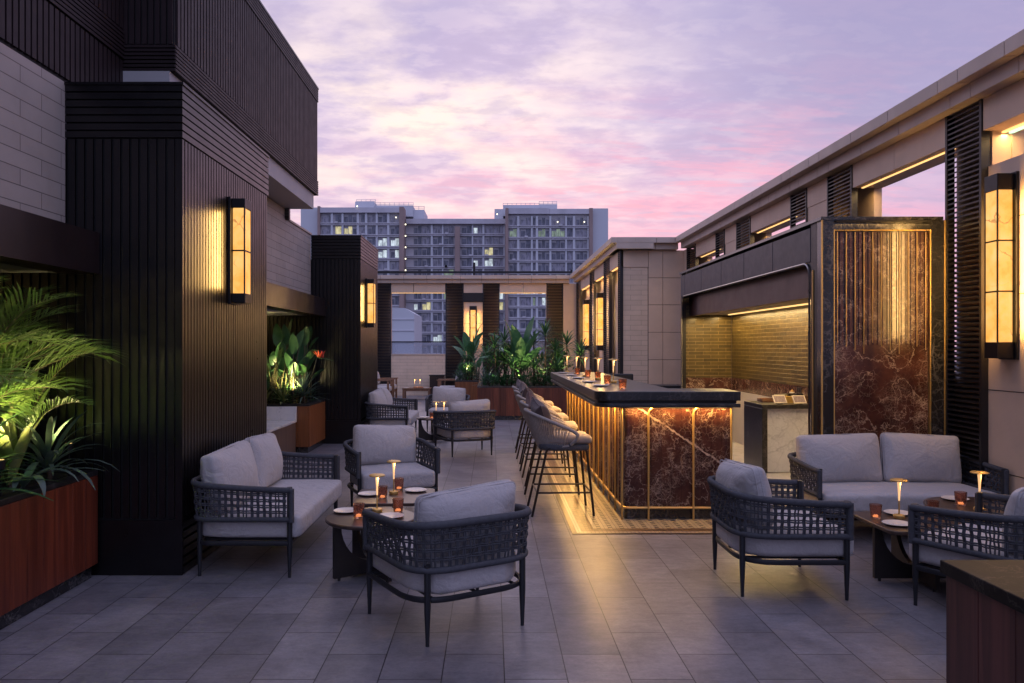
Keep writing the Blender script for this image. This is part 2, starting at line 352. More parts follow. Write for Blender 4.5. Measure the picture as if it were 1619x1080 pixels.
# ------------------------------------------------------------------ mesh builder
class MB:
    def __init__(s): s.v = []; s.f = []; s.mi = []; s.cur = 0
    def add(s, vs, fs):
        o = len(s.v); s.v += [tuple(v) for v in vs]
        s.f += [tuple(i + o for i in f) for f in fs]; s.mi += [s.cur] * len(fs)
        return s
    def box(s, x0, x1, y0, y1, z0, z1):
        if x0 > x1: x0, x1 = x1, x0
        if y0 > y1: y0, y1 = y1, y0
        if z0 > z1: z0, z1 = z1, z0
        return s.add([(x0, y0, z0), (x1, y0, z0), (x1, y1, z0), (x0, y1, z0), (x0, y0, z1), (x1, y0, z1), (x1, y1, z1), (x0, y1, z1)],
                     [(0, 3, 2, 1), (4, 5, 6, 7), (0, 1, 5, 4), (1, 2, 6, 5), (2, 3, 7, 6), (3, 0, 4, 7)])
    def prism(s, poly, z0, z1):
        n = len(poly)
        return s.add([(p[0], p[1], z0) for p in poly] + [(p[0], p[1], z1) for p in poly],
                     [tuple(range(n))[::-1], tuple(range(n, 2 * n))] + [(i, (i + 1) % n, n + (i + 1) % n, n + i) for i in range(n)])
    def tube(s, pts, r, n=8, closed=False, flat=1.0, up=None, cap=True):
        pts = [Vector(p) for p in pts]; m = len(pts)
        rs = r if isinstance(r, (list, tuple)) else [r] * m
        vs = []; prev = None
        for i, p in enumerate(pts):
            if closed: tg = pts[(i + 1) % m] - pts[i - 1]
            else: tg = pts[min(i + 1, m - 1)] - pts[max(i - 1, 0)]
            if tg.length < 1e-9: tg = Vector((0, 0, 1))
            tg.normalize()
            if prev is None:
                a = Vector(up) if up else (Vector((0, 0, 1)) if abs(tg.z) < .9 else Vector((1, 0, 0)))
                u = (a - tg * a.dot(tg)).normalized()
            else:
                u = prev - tg * prev.dot(tg)
                u = u.normalized() if u.length > 1e-6 else prev
            prev = u; w = tg.cross(u)
            for k in range(n):
                an = 2 * PI * k / n
                vs.append(p + (u * math.cos(an) + w * math.sin(an) * flat) * rs[i])
        fs = []
        for i in range(m if closed else m - 1):
            j = (i + 1) % m
            for k in range(n):
                l = (k + 1) % n
                fs.append((i * n + k, i * n + l, j * n + l, j * n + k))
        if not closed and cap:
            fs.append(tuple(range(n))[::-1]); fs.append(tuple((m - 1) * n + k for k in range(n)))
        return s.add(vs, fs)
    def lathe(s, prof, n=24, c=(0, 0, 0), cap=True):
        vs = []; m = len(prof)
        for r_, z_ in prof:
            for k in range(n):
                a = 2 * PI * k / n; vs.append((c[0] + r_ * math.cos(a), c[1] + r_ * math.sin(a), c[2] + z_))
        fs = [(i * n + k, i * n + (k + 1) % n, (i + 1) * n + (k + 1) % n, (i + 1) * n + k) for i in range(m - 1) for k in range(n)]
        if cap: fs += [tuple(range(n))[::-1], tuple((m - 1) * n + k for k in range(n))]
        return s.add(vs, fs)
    def xform(s, mat):
        s.v = [tuple(mat @ Vector(v)) for v in s.v]; return s
    def build(s, name, mat, parent=None, smooth=False, world=False, bevel=0.0):
        me = bpy.data.meshes.new(name)
        off = parent.location if (world and parent) else Vector((0, 0, 0))
        me.from_pydata([(v[0] - off[0], v[1] - off[1], v[2] - off[2]) for v in s.v], [], s.f)
        for m_ in (mat if isinstance(mat, (list, tuple)) else [mat]): me.materials.append(m_)
        me.polygons.foreach_set('material_index', s.mi)
        if smooth:
            me.polygons.foreach_set('use_smooth', [True] * len(s.f))
        me.update()
        o = bpy.data.objects.new(name, me); COL.objects.link(o)
        if smooth == 'auto':
            try: me.set_sharp_from_angle(angle=R(35))
            except Exception: pass
        if parent: o.parent = parent
        if bevel:
            bv = o.modifiers.new('bevel', 'BEVEL'); bv.width = bevel; bv.segments = 2; bv.limit_method = 'ANGLE'; bv.angle_limit = R(40)
        return o
class PB:
    """like MB but every box becomes a part object of its own"""
    def __init__(s): s.b = []
    def box(s, *a): s.b.append(a); return s
    def build(s, name, mat, parent=None, **kw):
        for a in s.b:
            m_ = MB(); m_.box(*a); m_.build(name, mat, parent, **kw)
def tag(o, label=None, cat=None, group=None, kind=None):
    for k, v in (('label', label), ('category', cat), ('group', group), ('kind', kind)):
        if v: o[k] = v
    return o
def thing(name, label, cat, loc=(0, 0, 0), rz=0.0, group=None):
    o = bpy.data.objects.new(name, None); o.empty_display_size = .1; COL.objects.link(o)
    o.location = loc; o.rotation_euler = (0, 0, rz)
    return tag(o, label, cat, group)
KIDS = {}
def copy_tree(o, loc=None, rz=None, label=None, parent=None, group=None):
    c = o.copy(); COL.objects.link(c)
    if parent: c.parent = parent
    for ch in [k for k in COL.objects if k.parent == o]: copy_tree(ch, parent=c)
    if loc is not None: c.location = loc
    if rz is not None: c.rotation_euler = (0, 0, rz)
    if label: c['label'] = label
    if group: c['group'] = group
    return c
def area(loc, sx, sy, energy, col=(1, .62, .25), rot=(0, 0, 0), name='strip_light'):
    l = bpy.data.lights.new(name, 'AREA'); l.shape = 'RECTANGLE'; l.size = sx; l.size_y = sy; l.energy = energy; l.color = col
    o = bpy.data.objects.new(name, l); COL.objects.link(o); o.location = loc; o.rotation_euler = rot; return o
def point(loc, energy, col=(1, .62, .28), r=.02, name='lamp_light', parent=None):
    l = bpy.data.lights.new(name, 'POINT'); l.energy = energy; l.color = col; l.shadow_soft_size = r
    o = bpy.data.objects.new(name, l); COL.objects.link(o); o.location = loc
    if parent: o.parent = parent
    return o
def spot(loc, target, energy, ang=90, col=(1, .85, .3), r=.03, name='uplight_beam'):
    l = bpy.data.lights.new(name, 'SPOT'); l.energy = energy; l.color = col; l.shadow_soft_size = r; l.spot_size = R(ang); l.spot_blend = .7
    o = bpy.data.objects.new(name, l); COL.objects.link(o); o.location = loc
    o.rotation_euler = (Vector(target) - Vector(loc)).to_track_quat('-Z', 'Y').to_euler(); return o
def rpath(pts, radii, seg=6):
    """polyline (2D or 3D) with rounded corners"""
    P = [Vector(p) for p in pts]; out = [P[0]]
    for i in range(1, len(P) - 1):
        r_ = radii[i - 1] if isinstance(radii, (list, tuple)) else radii
        a, b, c_ = P[i - 1], P[i], P[i + 1]
        u, v = (a - b).normalized(), (c_ - b).normalized()
        ang = u.angle(v); dcut = min(r_ / math.tan(ang / 2), (a - b).length * .49, (c_ - b).length * .49)
        p0, p1 = b + u * dcut, b + v * dcut
        for k in range(seg + 1):
            q = k / seg
            out.append(p0 * (1 - q) ** 2 + b * 2 * q * (1 - q) + p1 * q ** 2)
    out.append(P[-1]); return out
def resample(P, step):
    L = [0]
    for a, b in zip(P, P[1:]): L.append(L[-1] + (b - a).length)
    n = max(2, int(round(L[-1] / step))); out = []; j = 0
    for i in range(n + 1):
        s_ = L[-1] * i / n
        while j < len(P) - 2 and L[j + 1] < s_: j += 1
        q = (s_ - L[j]) / max(1e-9, L[j + 1] - L[j]); out.append(P[j].lerp(P[j + 1], min(1, max(0, q))))
    return out
# ================================================================== SETTING
# ground far below, roof terrace floor, mosaic
g = MB(); g.add([(-1500, -600, -45), (1500, -600, -45), (1500, 2500, -45), (-1500, 2500, -45)], [(0, 1, 2, 3)])
tag(g.build('ground', plain('city_ground', (.06, .06, .065), .9, world=True, scale=.02)), kind='structure')
f = MB(); f.box(-6.5, 6.5, -6, 26.2, -.4, 0); tag(f.build('floor', M_floor), kind='structure')
f = MB(); f.box(.683, 3.0, 6.51, 12.9, .001, .004); tag(f.build('mosaic_paving', M_mosaic), kind='structure')
f = MB(); f.box(3.0, 4.6, 7.2, 12.24, .001, .10); tag(f.build('kitchen_floor', M_plat), kind='structure')

# ---- slat helpers
def vslats_x(mb, X, prot, y0, y1, z0, z1, pitch=.065, w=.047):      # face with normal +X, vertical ribs
    n = int((y1 - y0) / pitch)
    for i in range(n):
        a = y0 + (i + .5) * (y1 - y0) / n; mb.box(X, X + prot, a - w / 2, a + w / 2, z0, z1)
def vslats_y(mb, Y, prot, x0, x1, z0, z1, pitch=.065, w=.047):      # face with normal -Y
    n = max(1, int((x1 - x0) / pitch))
    for i in range(n):
        a = x0 + (i + .5) * (x1 - x0) / n; mb.box(a - w / 2, a + w / 2, Y - prot, Y, z0, z1)
def pavilion(y0, y1, label, top=3.413, xr=-2.14, name='slatted_pavilion'):
    T = thing(name, label, 'pavilion', (xr - .4, y0, 0), group='dark slatted pavilions on the left')
    xl = -2.95; p = .018; zb = 3.02
    b = MB(); b.box(xl - 1.1, xr - p, y0 + p, y1 - p, 0.002, 3.0)
    b.box(xl, xr - p, y0 + p, y1 - p, 3.0, top - .02)
    b.build('wall_backing', M_bronzeb, T, world=True)
    v = MB(); vslats_x(v, xr - p, p, y0 + .045, y1 - .045, .40, zb, .056, .040); vslats_y(v, y0 + p, p, xl - 1.05, xr - .045, .40, zb, .062, .044)
    v.box(xr - p - .03, xr + .002, y0 - .002, y0 + .03, .38, zb)
    v.build('vertical_slats', M_bronze, T, world=True)
    h = MB(); k = 7; hh = (top - .02 - zb) / k
    for i in range(k):
        z0 = zb + i * hh
        h.box(xl, xr + .003, y0 - .003, y0 + p, z0 + .012, z0 + hh); h.box(xr - p, xr + .003, y0 + p, y1, z0 + .012, z0 + hh)
    h.build('cornice_slats', M_bronze, T, world=True)
    q = MB(); q.box(xl, xr + .012, y0 - .012, y1 + .01, top - .019, top); q.build('roof_cap', M_bronze, T, world=True)
    q = MB(); q.box(xl - 1.05, xr + .001, y0 - .001, y0 + p - .002, .002, .38)
    for i in range(6): q.box(xr - p, xr + .004, y0 + .01, y1 - .01, .01 + i * .062, .055 + i * .062)
    q.build('plinth', M_bronze, T, world=True)
    return T
pavilion(5.34, 7.40, 'tall dark slatted pavilion beside the near left sofa, with a lit wall lantern')
pavilion(12.62, 14.55, 'farther dark slatted pavilion past the red flowering planter')

# ---- left stone wall above the canopies
T = thing('stone_wall', 'pale grey stone block wall above the left canopies', 'wall', (-2.95, 4, 2.36))
b = PB(); b.box(-3.15, -2.95, -3, 5.34, 2.37, 3.413); b.box(-3.15, -2.95, 7.4, 12.6, 2.37, 3.41); b.box(-3.15, -2.96, 7.4, 11.1, 3.41, 3.57)
b.build('block_facing', M_stoneY, T, world=True)
b = MB(); b.box(-3.17, -2.93, 11.2, 12.6, 3.412, 3.44); b.build('wall_cap', M_coping, T, world=True)
# recess walls behind planters (dark)
T = thing('recess_wall', 'dark ribbed back wall in the recess behind the left planters', 'wall', (-3.9, 4, 0))
b = PB(); b.box(-4.06, -3.9, -3, 5.3, .0, 2.36); b.box(-4.06, -3.9, 7.42, 12.6, 0, 2.36); b.build('wall_backing', M_bronzeb, T, world=True)
b = MB(); vslats_x(b, -3.9, .02, -2.9, 5.3, .02, 2.1, .09, .06); vslats_x(b, -3.9, .02, 7.5, 12.6, .02, 2.1, .09, .06); b.build('vertical_slats', M_bronze, T, world=True)
# canopies
def canopy(y0, y1, label, zs=2.085):
    T = thing('canopy', label, 'canopy', (-2.8, y0, zs), group='brown metal canopies on the left')
    b = MB(); b.box(-2.95, -2.71, y0, y1, zs, 2.37); b.build('fascia', M_fascia, T, world=True)
    b = MB(); b.box(-3.9, -2.955, y0, y1, zs + .01, 2.36); b.build('soffit', M_white, T, world=True)
    b = MB(); b.box(-3.88, -3.84, y0 + .15, y1 - .1, zs - .14, zs - .12); b.build('led_strip', M_led, T, world=True)  # strip added on the recess wall only to light the soffit
    area((-3.82, (y0 + y1) / 2, zs - .11), .04, (y1 - y0) - .4, 9, (1, .72, .2), (0, R(160), 0))  # added lamp washing the soffit from below
    return T
canopy(-3, 5.335, 'brown metal canopy box over the near left planter')
canopy(7.45, 12.6, 'brown metal canopy over the red flowering planter')

# ---- cantilevered upper block
T = thing('upper_storey', 'dark ribbed upper storey jutting out over the left pavilion', 'building', (-3.5, 8, 3.6))
b = PB(); b.box(-6, -2.55, 6.2, 11.24, 3.785, 5.32); b.box(-6, -2.96, -3, 6.2, 3.42, 6.5); b.build('wall_backing', M_bronzeb, T, world=True)
v = MB(); vslats_x(v, -2.55, .018, 6.22, 11.24, 4.01, 5.14, .07, .048); vslats_y(v, 6.2, .018, -2.96, -2.55, 4.01, 7, .05, .036)
vslats_x(v, -2.96, .018, -3, 6.17, 3.44, 3.87, .065, .047); vslats_x(v, -2.96, .018, -3, 6.17, 4.12, 6.4, .065, .047)
v.build('vertical_slats', M_block, T, world=True)
h = MB()
for i in range(7):
    h.box(-2.55, -2.525, 6.18, 11.26, 3.79 + i * .031, 3.79 + i * .031 + .021)
    h.box(-2.96, -2.528, 6.165, 6.2, 3.79 + i * .031, 3.79 + i * .031 + .021)
    h.box(-2.96, -2.93, -3, 6.16, 3.88 + i * .033, 3.88 + i * .033 + .023)
for i in range(5): h.box(-2.55, -2.525, 6.18, 11.26, 5.15 + i * .037, 5.15 + i * .037 + .027)
h.build('cornice_slats', M_block, T, world=True)
s_ = MB(); s_.box(-6, -2.57, 6.16, 11.15, 3.575, 3.785); s_.build('floor_slab', M_white, T, world=True)
q = MB(); q.box(-6, -2.52, 6.17, 11.27, 5.335, 5.36); q.build('roof_cap', M_bronze, T, world=True)
q = MB()
for i in range(8): q.box(-2.99, -2.90, 11.05, 11.13, 3.405 + i * .021, 3.405 + i * .021 + .014)
q.build('vent_slats', M_louver, T, world=True)

# ---- louver helper
def louver_x(T, X, y0, y1, z0, z1, nrm=-1, name='louver_screen', depth=.07, pitch=.045):
    """louvre panel in a wall plane X=const, seen from the -X side; body goes toward +X"""
    m = MB(); m.box(X, X + depth, y0, y0 + .03, z0, z1); m.box(X, X + depth, y1 - .03, y1, z0, z1)
    n = int((z1 - z0) / pitch)
    for i in range(n):
        z_ = z0 + (i + .5) * pitch
        m.add([(X + .004, y0 + .03, z_ - .016), (X + .004, y1 - .03, z_ - .016), (X + depth - .01, y1 - .03, z_ + .004), (X + depth - .01, y0 + .03, z_ + .004),
               (X + .004, y0 + .03, z_ - .002), (X + .004, y1 - .03, z_ - .002), (X + depth - .01, y1 - .03, z_ + .018), (X + depth - .01, y0 + .03, z_ + .018)],
              [(0, 1, 2, 3), (4, 7, 6, 5), (0, 4, 5, 1), (3, 2, 6, 7)])
    return m.build(name, M_louver, T, world=True)
def louver_y(T, Y, x0, x1, z0, z1, name='louver_screen', depth=.07, pitch=.05):
    m = MB(); m.box(x0, x0 + .03, Y, Y + depth, z0, z1); m.box(x1 - .03, x1, Y, Y + depth, z0, z1)
    n = int((z1 - z0) / pitch)
    for i in range(n):
        z_ = z0 + (i + .5) * pitch
        m.add([(x0 + .03, Y + .004, z_ - .018), (x1 - .03, Y + .004, z_ - .018), (x1 - .03, Y + depth - .01, z_ + .004), (x0 + .03, Y + depth - .01, z_ + .004),
               (x0 + .03, Y + .004, z_ - .002), (x1 - .03, Y + .004, z_ - .002), (x1 - .03, Y + depth - .01, z_ + .02), (x0 + .03, Y + depth - .01, z_ + .02)],
              [(0, 3, 2, 1), (4, 5, 6, 7), (0, 1, 5, 4), (3, 7, 6, 2)])
    return m.build(name, M_louver, T, world=True)
ZC = 3.914
def coping_x(T, X, ys, xin=1.0):
    """stepped coping whose exposed face looks toward -X"""
    m = MB(); g_ = .004
    for a, b_ in zip(ys, ys[1:]):
        m.box(X, X + xin, a + g_, b_ - g_, ZC - .119, ZC)
        m.box(X + .11, X + xin, a + g_, b_ - g_, ZC - .244, ZC - .119)
    m.build('coping', M_coping, T, world=True, bevel=.004)
    k = MB(); k.box(X + .012, X + xin - .01, ys[0] + .02, ys[-1] - .02, ZC - .112, ZC - .01); k.box(X + .122, X + xin - .01, ys[0] + .02, ys[-1] - .02, ZC - .24, ZC - .11)
    k.build('coping_core', M_joint, T, world=True)
def coping_y(T, Y, xs, yin=1.0):
    m = MB(); g_ = .004
    for a, b_ in zip(xs, xs[1:]):
        m.box(a + g_, b_ - g_, Y, Y + yin, ZC - .119, ZC)
        m.box(a + g_, b_ - g_, Y + .11, Y + yin, ZC - .244, ZC - .119)
    m.build('coping', M_coping, T, world=True, bevel=.004)
    k = MB(); k.box(xs[0] + .02, xs[-1] - .02, Y + .012, Y + yin - .01, ZC - .112, ZC - .01); k.box(xs[0] + .02, xs[-1] - .02, Y + .122, Y + yin - .01, ZC - .24, ZC - .11)
    k.build('coping_core', M_joint, T, world=True)

# ---- right wall (plane X = 4.12)
T = thing('terrace_wall', 'long right terrace wall with clerestory openings behind the marble kitchen', 'wall', (4.3, 9, 0))
coping_x(T, 3.90, [-3, -1.5, .2, 1.1, 3.0, 3.9, 4.3, 5.2, 5.87, 6.46, 6.75, 7.6, 8.38, 9.19, 9.5, 10.08, 10.39, 11.17, 11.55, 12.4, 13.5, 13.9, 14.6, 14.96, 16.05, 16.34], .75)
XL = 4.12
lv = [(6.49, 7.01), (8.83, 9.48), (10.1, 10.65), (12.3, 13.0), (13.66, 14.2), (15.6, 16.3)]
for a, b_ in lv: louver_x(T, XL, a, b_, .15, ZC - .246)
louver_x(T, XL, 5.3, 5.9, .15, ZC - .246); louver_x(T, XL, 2.1, 2.7, .15, ZC - .246); louver_x(T, XL, 3.3, 3.9, .15, ZC - .246)
m = PB()
def frieze(a, b_):
    n = max(1, int(round((b_ - a) / .9))); w_ = (b_ - a) / n
    for i in range(n): m.box(XL + .012, XL + .35, a + i * w_ + .003, a + (i + 1) * w_ - .003, 3.4, ZC - .246)
for a, b_ in ((5.9, 6.49), (7.01, 8.83), (10.65, 12.3), (14.2, 15.6), (2.7, 3.3), (3.9, 5.3), (9.48, 10.1), (13.0, 13.66), (-3, 2.1)): frieze(a, b_)
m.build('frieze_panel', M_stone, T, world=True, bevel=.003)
m = PB()
for a, b_ in ((9.48, 10.1), (13.0, 13.66)): m.box(XL + .02, XL + .35, a, b_, 0, 3.4)            # solid piers
m.box(XL + .06, XL + .4, 5.88, 6.5, 0, 3.1); m.box(XL + .06, XL + .4, 2.68, 3.32, 0, 3.1)
for a, b_ in lv: m.box(XL + .26, XL + .349, a + .001, b_ - .001, 0, 3.66)
m.box(XL + .1, XL + .4, 6.501, 7.0, 0, 3.66)
m.box(XL + .02, XL + .25, -3, 2.1, 0, 3.4); m.box(XL + .011, XL + .4, 16.31, 16.9, 0, 3.66)
for a, b_ in ((7.01, 8.83), (10.65, 12.3), (14.2, 15.6), (3.9, 5.3)): m.box(XL + .02, XL + .35, a, b_, 0, 1.35)
for z_ in ():
    pass
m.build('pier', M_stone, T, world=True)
m = MB()
for z_ in (.55, 1.22, 2.0, 2.62): m.box(XL + .057, XL + .062, 5.9, 6.49, z_, z_ + .006)
m.build('panel_joints', M_joint, T, world=True)
m = PB()
for a, b_ in ((7.05, 8.8), (10.7, 12.27), (14.25, 15.55)): m.box(XL + .10, XL + .122, a, b_, 3.39, 3.398)
m.box(XL + .18, XL + .21, 5.95, 6.95, 3.385, 3.398)
m.build('led_strip', M_led, T, world=True)
m = MB(); m.box(XL + .24, XL + .27, 5.9, 6.95, 3.38, 3.397); m.build('cool_led_strip', M_ledcool, T, world=True)
for a, b_ in ((7.05, 8.8), (10.7, 12.27), (14.25, 15.55)):
    area((XL + .16, (a + b_) / 2, 3.37), .05, b_ - a, 9, (1, .66, .28))
area((XL + .2, 6.5, 3.37), .05, 1.0, 5, (1, .66, .28))

# ---- middle wall facing the camera (Y = 16.35) and its return (X = 2.54)
T = thing('corner_wall', 'projecting stone corner wall behind the bar with louvred return and two lanterns', 'wall', (3.2, 16.6, 0))
coping_y(T, 16.35, [2.66, 3.05, 3.5, 3.99], 1.2)
YJ = [16.35, 16.9, 17.9, 18.7, 19.8, 20.6, 21.7, 22.6, 23.6, 24.3, 24.995]
coping_x(T, 2.54, YJ, .9)
YF = 16.57
m = MB(); m.box(2.80, 3.36, YF + .02, YF + .3, 0, 3.3); m.build('block_facing', M_stoneX, T, world=True)
m = MB(); xs = [3.37, 3.68, 4.14]; zs = [0.02, .78, 1.31, 1.90, 2.49, 3.07, 3.665]
for a, b_ in zip(xs, xs[1:]):
    for c0, c1 in zip(zs, zs[1:]): m.box(a + .004, b_ - .004, YF, YF + .3, c0 + .004, c1 - .004)
m.box(2.79, 3.366, YF, YF + .3, 3.3, 3.665)
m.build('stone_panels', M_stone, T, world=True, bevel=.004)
m = MB(); m.box(3.36, 4.14, YF + .03, YF + .28, 0.02, 3.66); m.build('panel_joints', M_joint, T, world=True)
XJ = 2.76
for a, b_ in ((16.57, 16.85), (18.1, 19.0), (20.8, 21.7), (24.0, 25.1)): louver_x(T, XJ, a, b_, .1, ZC - .246)
m = PB()
for a, b_ in ((16.86, 18.1), (19.0, 20.8), (21.7, 24.0)):
    n = 2 if b_ - a > 1.5 else 1; w_ = (b_ - a) / n
    for i in range(n): m.box(XJ + .012, XJ + .3, a + i * w_ + .004, a + (i + 1) * w_ - .004, 3.36, ZC - .246)
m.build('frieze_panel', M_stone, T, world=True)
m = PB()
for c0, c1 in zip(zs, zs[1:-1]):
    for a, b_ in ((16.86, 18.1), (19.0, 20.8), (21.7, 24.0)): m.box(XJ + .14, XJ + .45, a, b_, c0 + .005, min(c1, 3.15) - .005)
m.box(XJ + .19, XJ + .5, 16.9, 25.2, 0, 3.66)
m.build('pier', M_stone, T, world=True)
m = PB()
for a, b_ in ((16.9, 18.05), (19.05, 20.75), (21.75, 23.95)): m.box(XJ + .05, XJ + .08, a, b_, 3.345, 3.358)
m.build('led_strip', M_led, T, world=True)
for a, b_ in ((16.9, 18.05), (19.05, 20.75), (21.75, 23.95)): area((XJ + .06, (a + b_) / 2, 3.33), .04, b_ - a, 5.0, (1, .64, .25), (0, R(-12), 0))

# ---- back wall (Y = 25)
T = thing('back_wall', 'pale back wall with two glazed openings below the apartment tower', 'wall', (0, 25.2, 0))
coping_y(T, 25.0, [-6, -4.4, -3.6, -2.85, -2.1, -1.28, -1.0, -.32, .55, 1.3, 2.1, 2.54], .8)
YL = 25.22
for a, b_ in ((-3.75, -3.285), (-1.5, -.915), (-.285, .265), (1.8, 2.35)): louver_y(T, YL, a, b_, .1, ZC - .246)
m = PB()
for a, b_ in ((-3.28, -2.55), (-2.54, -1.51), (.27, 1.03), (1.04, 1.8), (-.91, -.29)): m.box(a + .004, b_ - .004, YL + .012, YL + .3, 3.36, ZC - .246)
m.build('frieze_panel', M_stone, T, world=True)
m = PB(); m.box(-3.28, -1.51, YL + .02, YL + .3, 0, 1.33); m.box(.27, 1.8, YL + .02, YL + .3, 0, 1.33); m.build('low_wall', M_stoneX, T, world=True)
m = PB(); m.box(-3.29, -1.505, YL, YL + .32, 1.332, 1.36); m.box(.268, 1.802, YL, YL + .32, 1.332, 1.36); m.build('sill', M_coping, T, world=True)
m = PB(); m.box(-6, -3.76, YL + .02, YL + .3, 0, 3.66); m.box(2.35, 2.9, YL, YL + .3, 0, 3.66)
for a, b_ in ((-3.75, -3.285), (-1.5, -.915), (-.285, .265), (1.8, 2.35)): m.box(a, b_, YL + .2, YL + .298, 0, 3.66)
for c0, c1 in ((0.0, .9), (.906, 1.5), (1.506, 2.35), (2.356, 3.06)): m.box(-.912, -.288, YL + .08, YL + .3, c0, c1)
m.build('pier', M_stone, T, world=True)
m = MB(); m.box(-.915, -.285, YL + .03, YL + .29, 3.07, 3.355); m.build('lintel', M_louver, T, world=True)
m = PB(); m.box(-3.27, -1.52, YL + .04, YL + .07, 3.348, 3.357); m.box(.28, 1.79, YL + .04, YL + .07, 3.348, 3.357); m.build('led_strip', M_led, T, world=True)
m = MB(); m.box(-3.28, -1.51, YL + .15, YL + .162, 1.362, 1.74); m.build('glass_balustrade', M_bglass, T, world=True)
m = MB(); m.box(.27, 1.8, YL + .15, YL + .162, 1.362, 1.74); m.build('glass_balustrade', M_bglass, T, world=True)
m = PB(); m.box(-3.28, -1.51, YL + .13, YL + .18, 1.741, 1.775); m.box(.27, 1.8, YL + .13, YL + .18, 1.741, 1.775); m.build('handrail', M_black, T, world=True)

T = thing('roof_railing', 'thin black metal railing bar running above the back wall coping', 'railing', (0, 25.9, ZC))
m = MB(); m.box(-5, 2.7, 25.88, 25.92, 4.06, 4.13); m.build('rail', M_black, T, world=True)
m = MB(); m.box(-.62, -.54, 25.86, 25.94, 3.0, 4.42); m.build('post', M_black, T, world=True)
m = MB(); m.box(-.66, -.5, 25.84, 25.96, 3.0, 3.05); m.build('foot_plate', M_black, T, world=True)

# ---- marble fronted kitchen
XK, YK, YN, ZK = 3.01, 7.01, 12.24, 2.735
T = thing('outdoor_kitchen', 'black framed kitchen niche with gold tiles and red marble end panel', 'kitchen', (3.5, 9.5, 0))
m = MB(); m.box(XK, XK + .10, YK, YK + .12, 0, ZK); m.box(3.995, 4.11, YK, YK + .12, 0, ZK); m.box(XK + .10, 3.995, YK, YK + .12, 2.65, ZK)
m.build('end_frame', M_blackm, T, world=True)
m = MB(); m.box(XK + .112, 3.985, YK + .03, YK + .11, 0, 2.638)
nfl = 20
for i in range(nfl):
    a = 3.125 + (i + .5) * .86 / nfl; m.box(a - .013, a + .013, YK + .022, YK + .03, 1.60, 2.63)
m.build('end_marble_panel', M_red, T, world=True, bevel=.003)
for i in range(11):
    a = 3.15 + i * .0805; m = MB(); zb_ = 1.62 - .10 * ((i * 5) % 4) / 3; m.tube([(a, YK + .018, zb_), (a, YK + .018, 2.2), (a, YK + .018, 2.63)], [.0025, .0055, .0055], 8); m.build('brass_reed', M_gold, T, world=True, smooth='auto')
area((3.55, YK - .012, 2.70), .86, .03, 1.5, (1, .60, .20), (R(-12), 0, 0))
m = MB(); m.box(3.12, 3.98, YK - .03, YK - .002, 2.715, 2.73); m.build('light_valance', M_black, T, world=True)
m = MB(); m.box(XK + .1005, XK + .1105, YK + .001, YK + .03, 0, 2.65); m.box(3.986, 3.9945, YK + .001, YK + .03, 0, 2.65); m.box(XK + .1105, 3.986, YK + .001, YK + .03, 2.641, 2.647)
m.box(XK - .012, XK - .001, YK - .006, YK + .01, 0, ZK); m.box(4.112, 4.12, YK - .006, YK + .01, 0, ZK)
m.build('brass_trim', M_gold, T, world=True)
m = PB(); m.box(XK, XK + .14, YK + .122, YK + .26, 0, ZK); m.box(XK, XK + .06, YN - .06, YN + .03, 0, ZK - .003)
m.build('post', M_black, T, world=True)
m = MB(); m.box(XK - .01, XK, YK + .2, YK + .215, 0, 2.30); m.build('brass_edge', M_gold, T, world=True)
m = MB(); ys = [7.272, 8.25, 9.19, 10.1, 11.06, 12.0, 12.27]
for a, b_ in zip(ys, ys[1:]): m.box(XK - .004, XK + .12, a + .005, b_ - .005, 2.385, ZK - .03)
m.build('fascia_panels', M_leatherpanel, T, world=True, bevel=.004)
m = MB(); m.box(XK + .01, XK + .11, 7.28, 12.26, 2.39, ZK - .035); m.build('fascia_core', M_joint, T, world=True)
m = MB(); m.box(XK - .02, 4.1, YK - .01, YN + .04, ZK + .001, ZK + .03); m.build('roof_cap', M_blackm, T, world=True)
# rounded silver trim round the opening
m = MB(); pth = rpath([(XK - .008, YK + .275, .1), (XK - .008, YK + .275, 2.375), (XK - .008, YN - .07, 2.375), (XK - .008, YN - .07, .1)], .14)
m.tube(pth, .012, 6); m.build('opening_trim', M_steel, T, world=True, smooth='auto')
for (yc, sg) in ((YK + .27, 1), (YN - .065, -1)):
    arc = [(yc, 2.384)] + [(yc + sg * (.14 - .14 * math.sin(a)), 2.384 - .14 + .14 * math.cos(a)) for a in [PI / 2 * k / 8 for k in range(8, -1, -1)]]
    n = len(arc); m = MB(); m.add([(XK + .005, p[0], p[1]) for p in arc] + [(XK + .1, p[0], p[1]) for p in arc],
          [tuple(range(n)), tuple(range(n, 2 * n))[::-1]] + [(i, n + i, n + (i + 1) % n, (i + 1) % n) for i in range(n)])
    m.build('corner_fillet', M_black, T, world=True)
m = MB(); m.box(XK + .13, XK + .2, 7.275, YN - .005, 2.07, 2.70); m.build('hood', M_hood, T, world=True)
m = MB(); m.box(XK + .201, 3.80, 7.14, YN - .005, 2.09, 2.12); m.build('soffit', M_white, T, world=True)
m = PB(); m.box(3.66, 3.69, 7.2, YN - .3, 2.075, 2.089); m.build('led_strip', M_led, T, world=True)
m = PB(); m.box(3.81, 3.9, 7.131, YN, 1.10, 2.7); m.build('tile_wall', M_goldtile, T, world=True)
m = PB(); m.box(XK + .061, 3.809, YN, YN + .08, 1.10, 2.7); m.build('tile_wall', M_goldtileX, T, world=True)
m = PB(); m.box(3.805, 3.9, 7.131, YN - .005, .90, 1.098); m.box(XK + .061, 3.804, YN - .005, YN + .08, .9, 1.098); m.build('marble_strip', M_red, T, world=True)
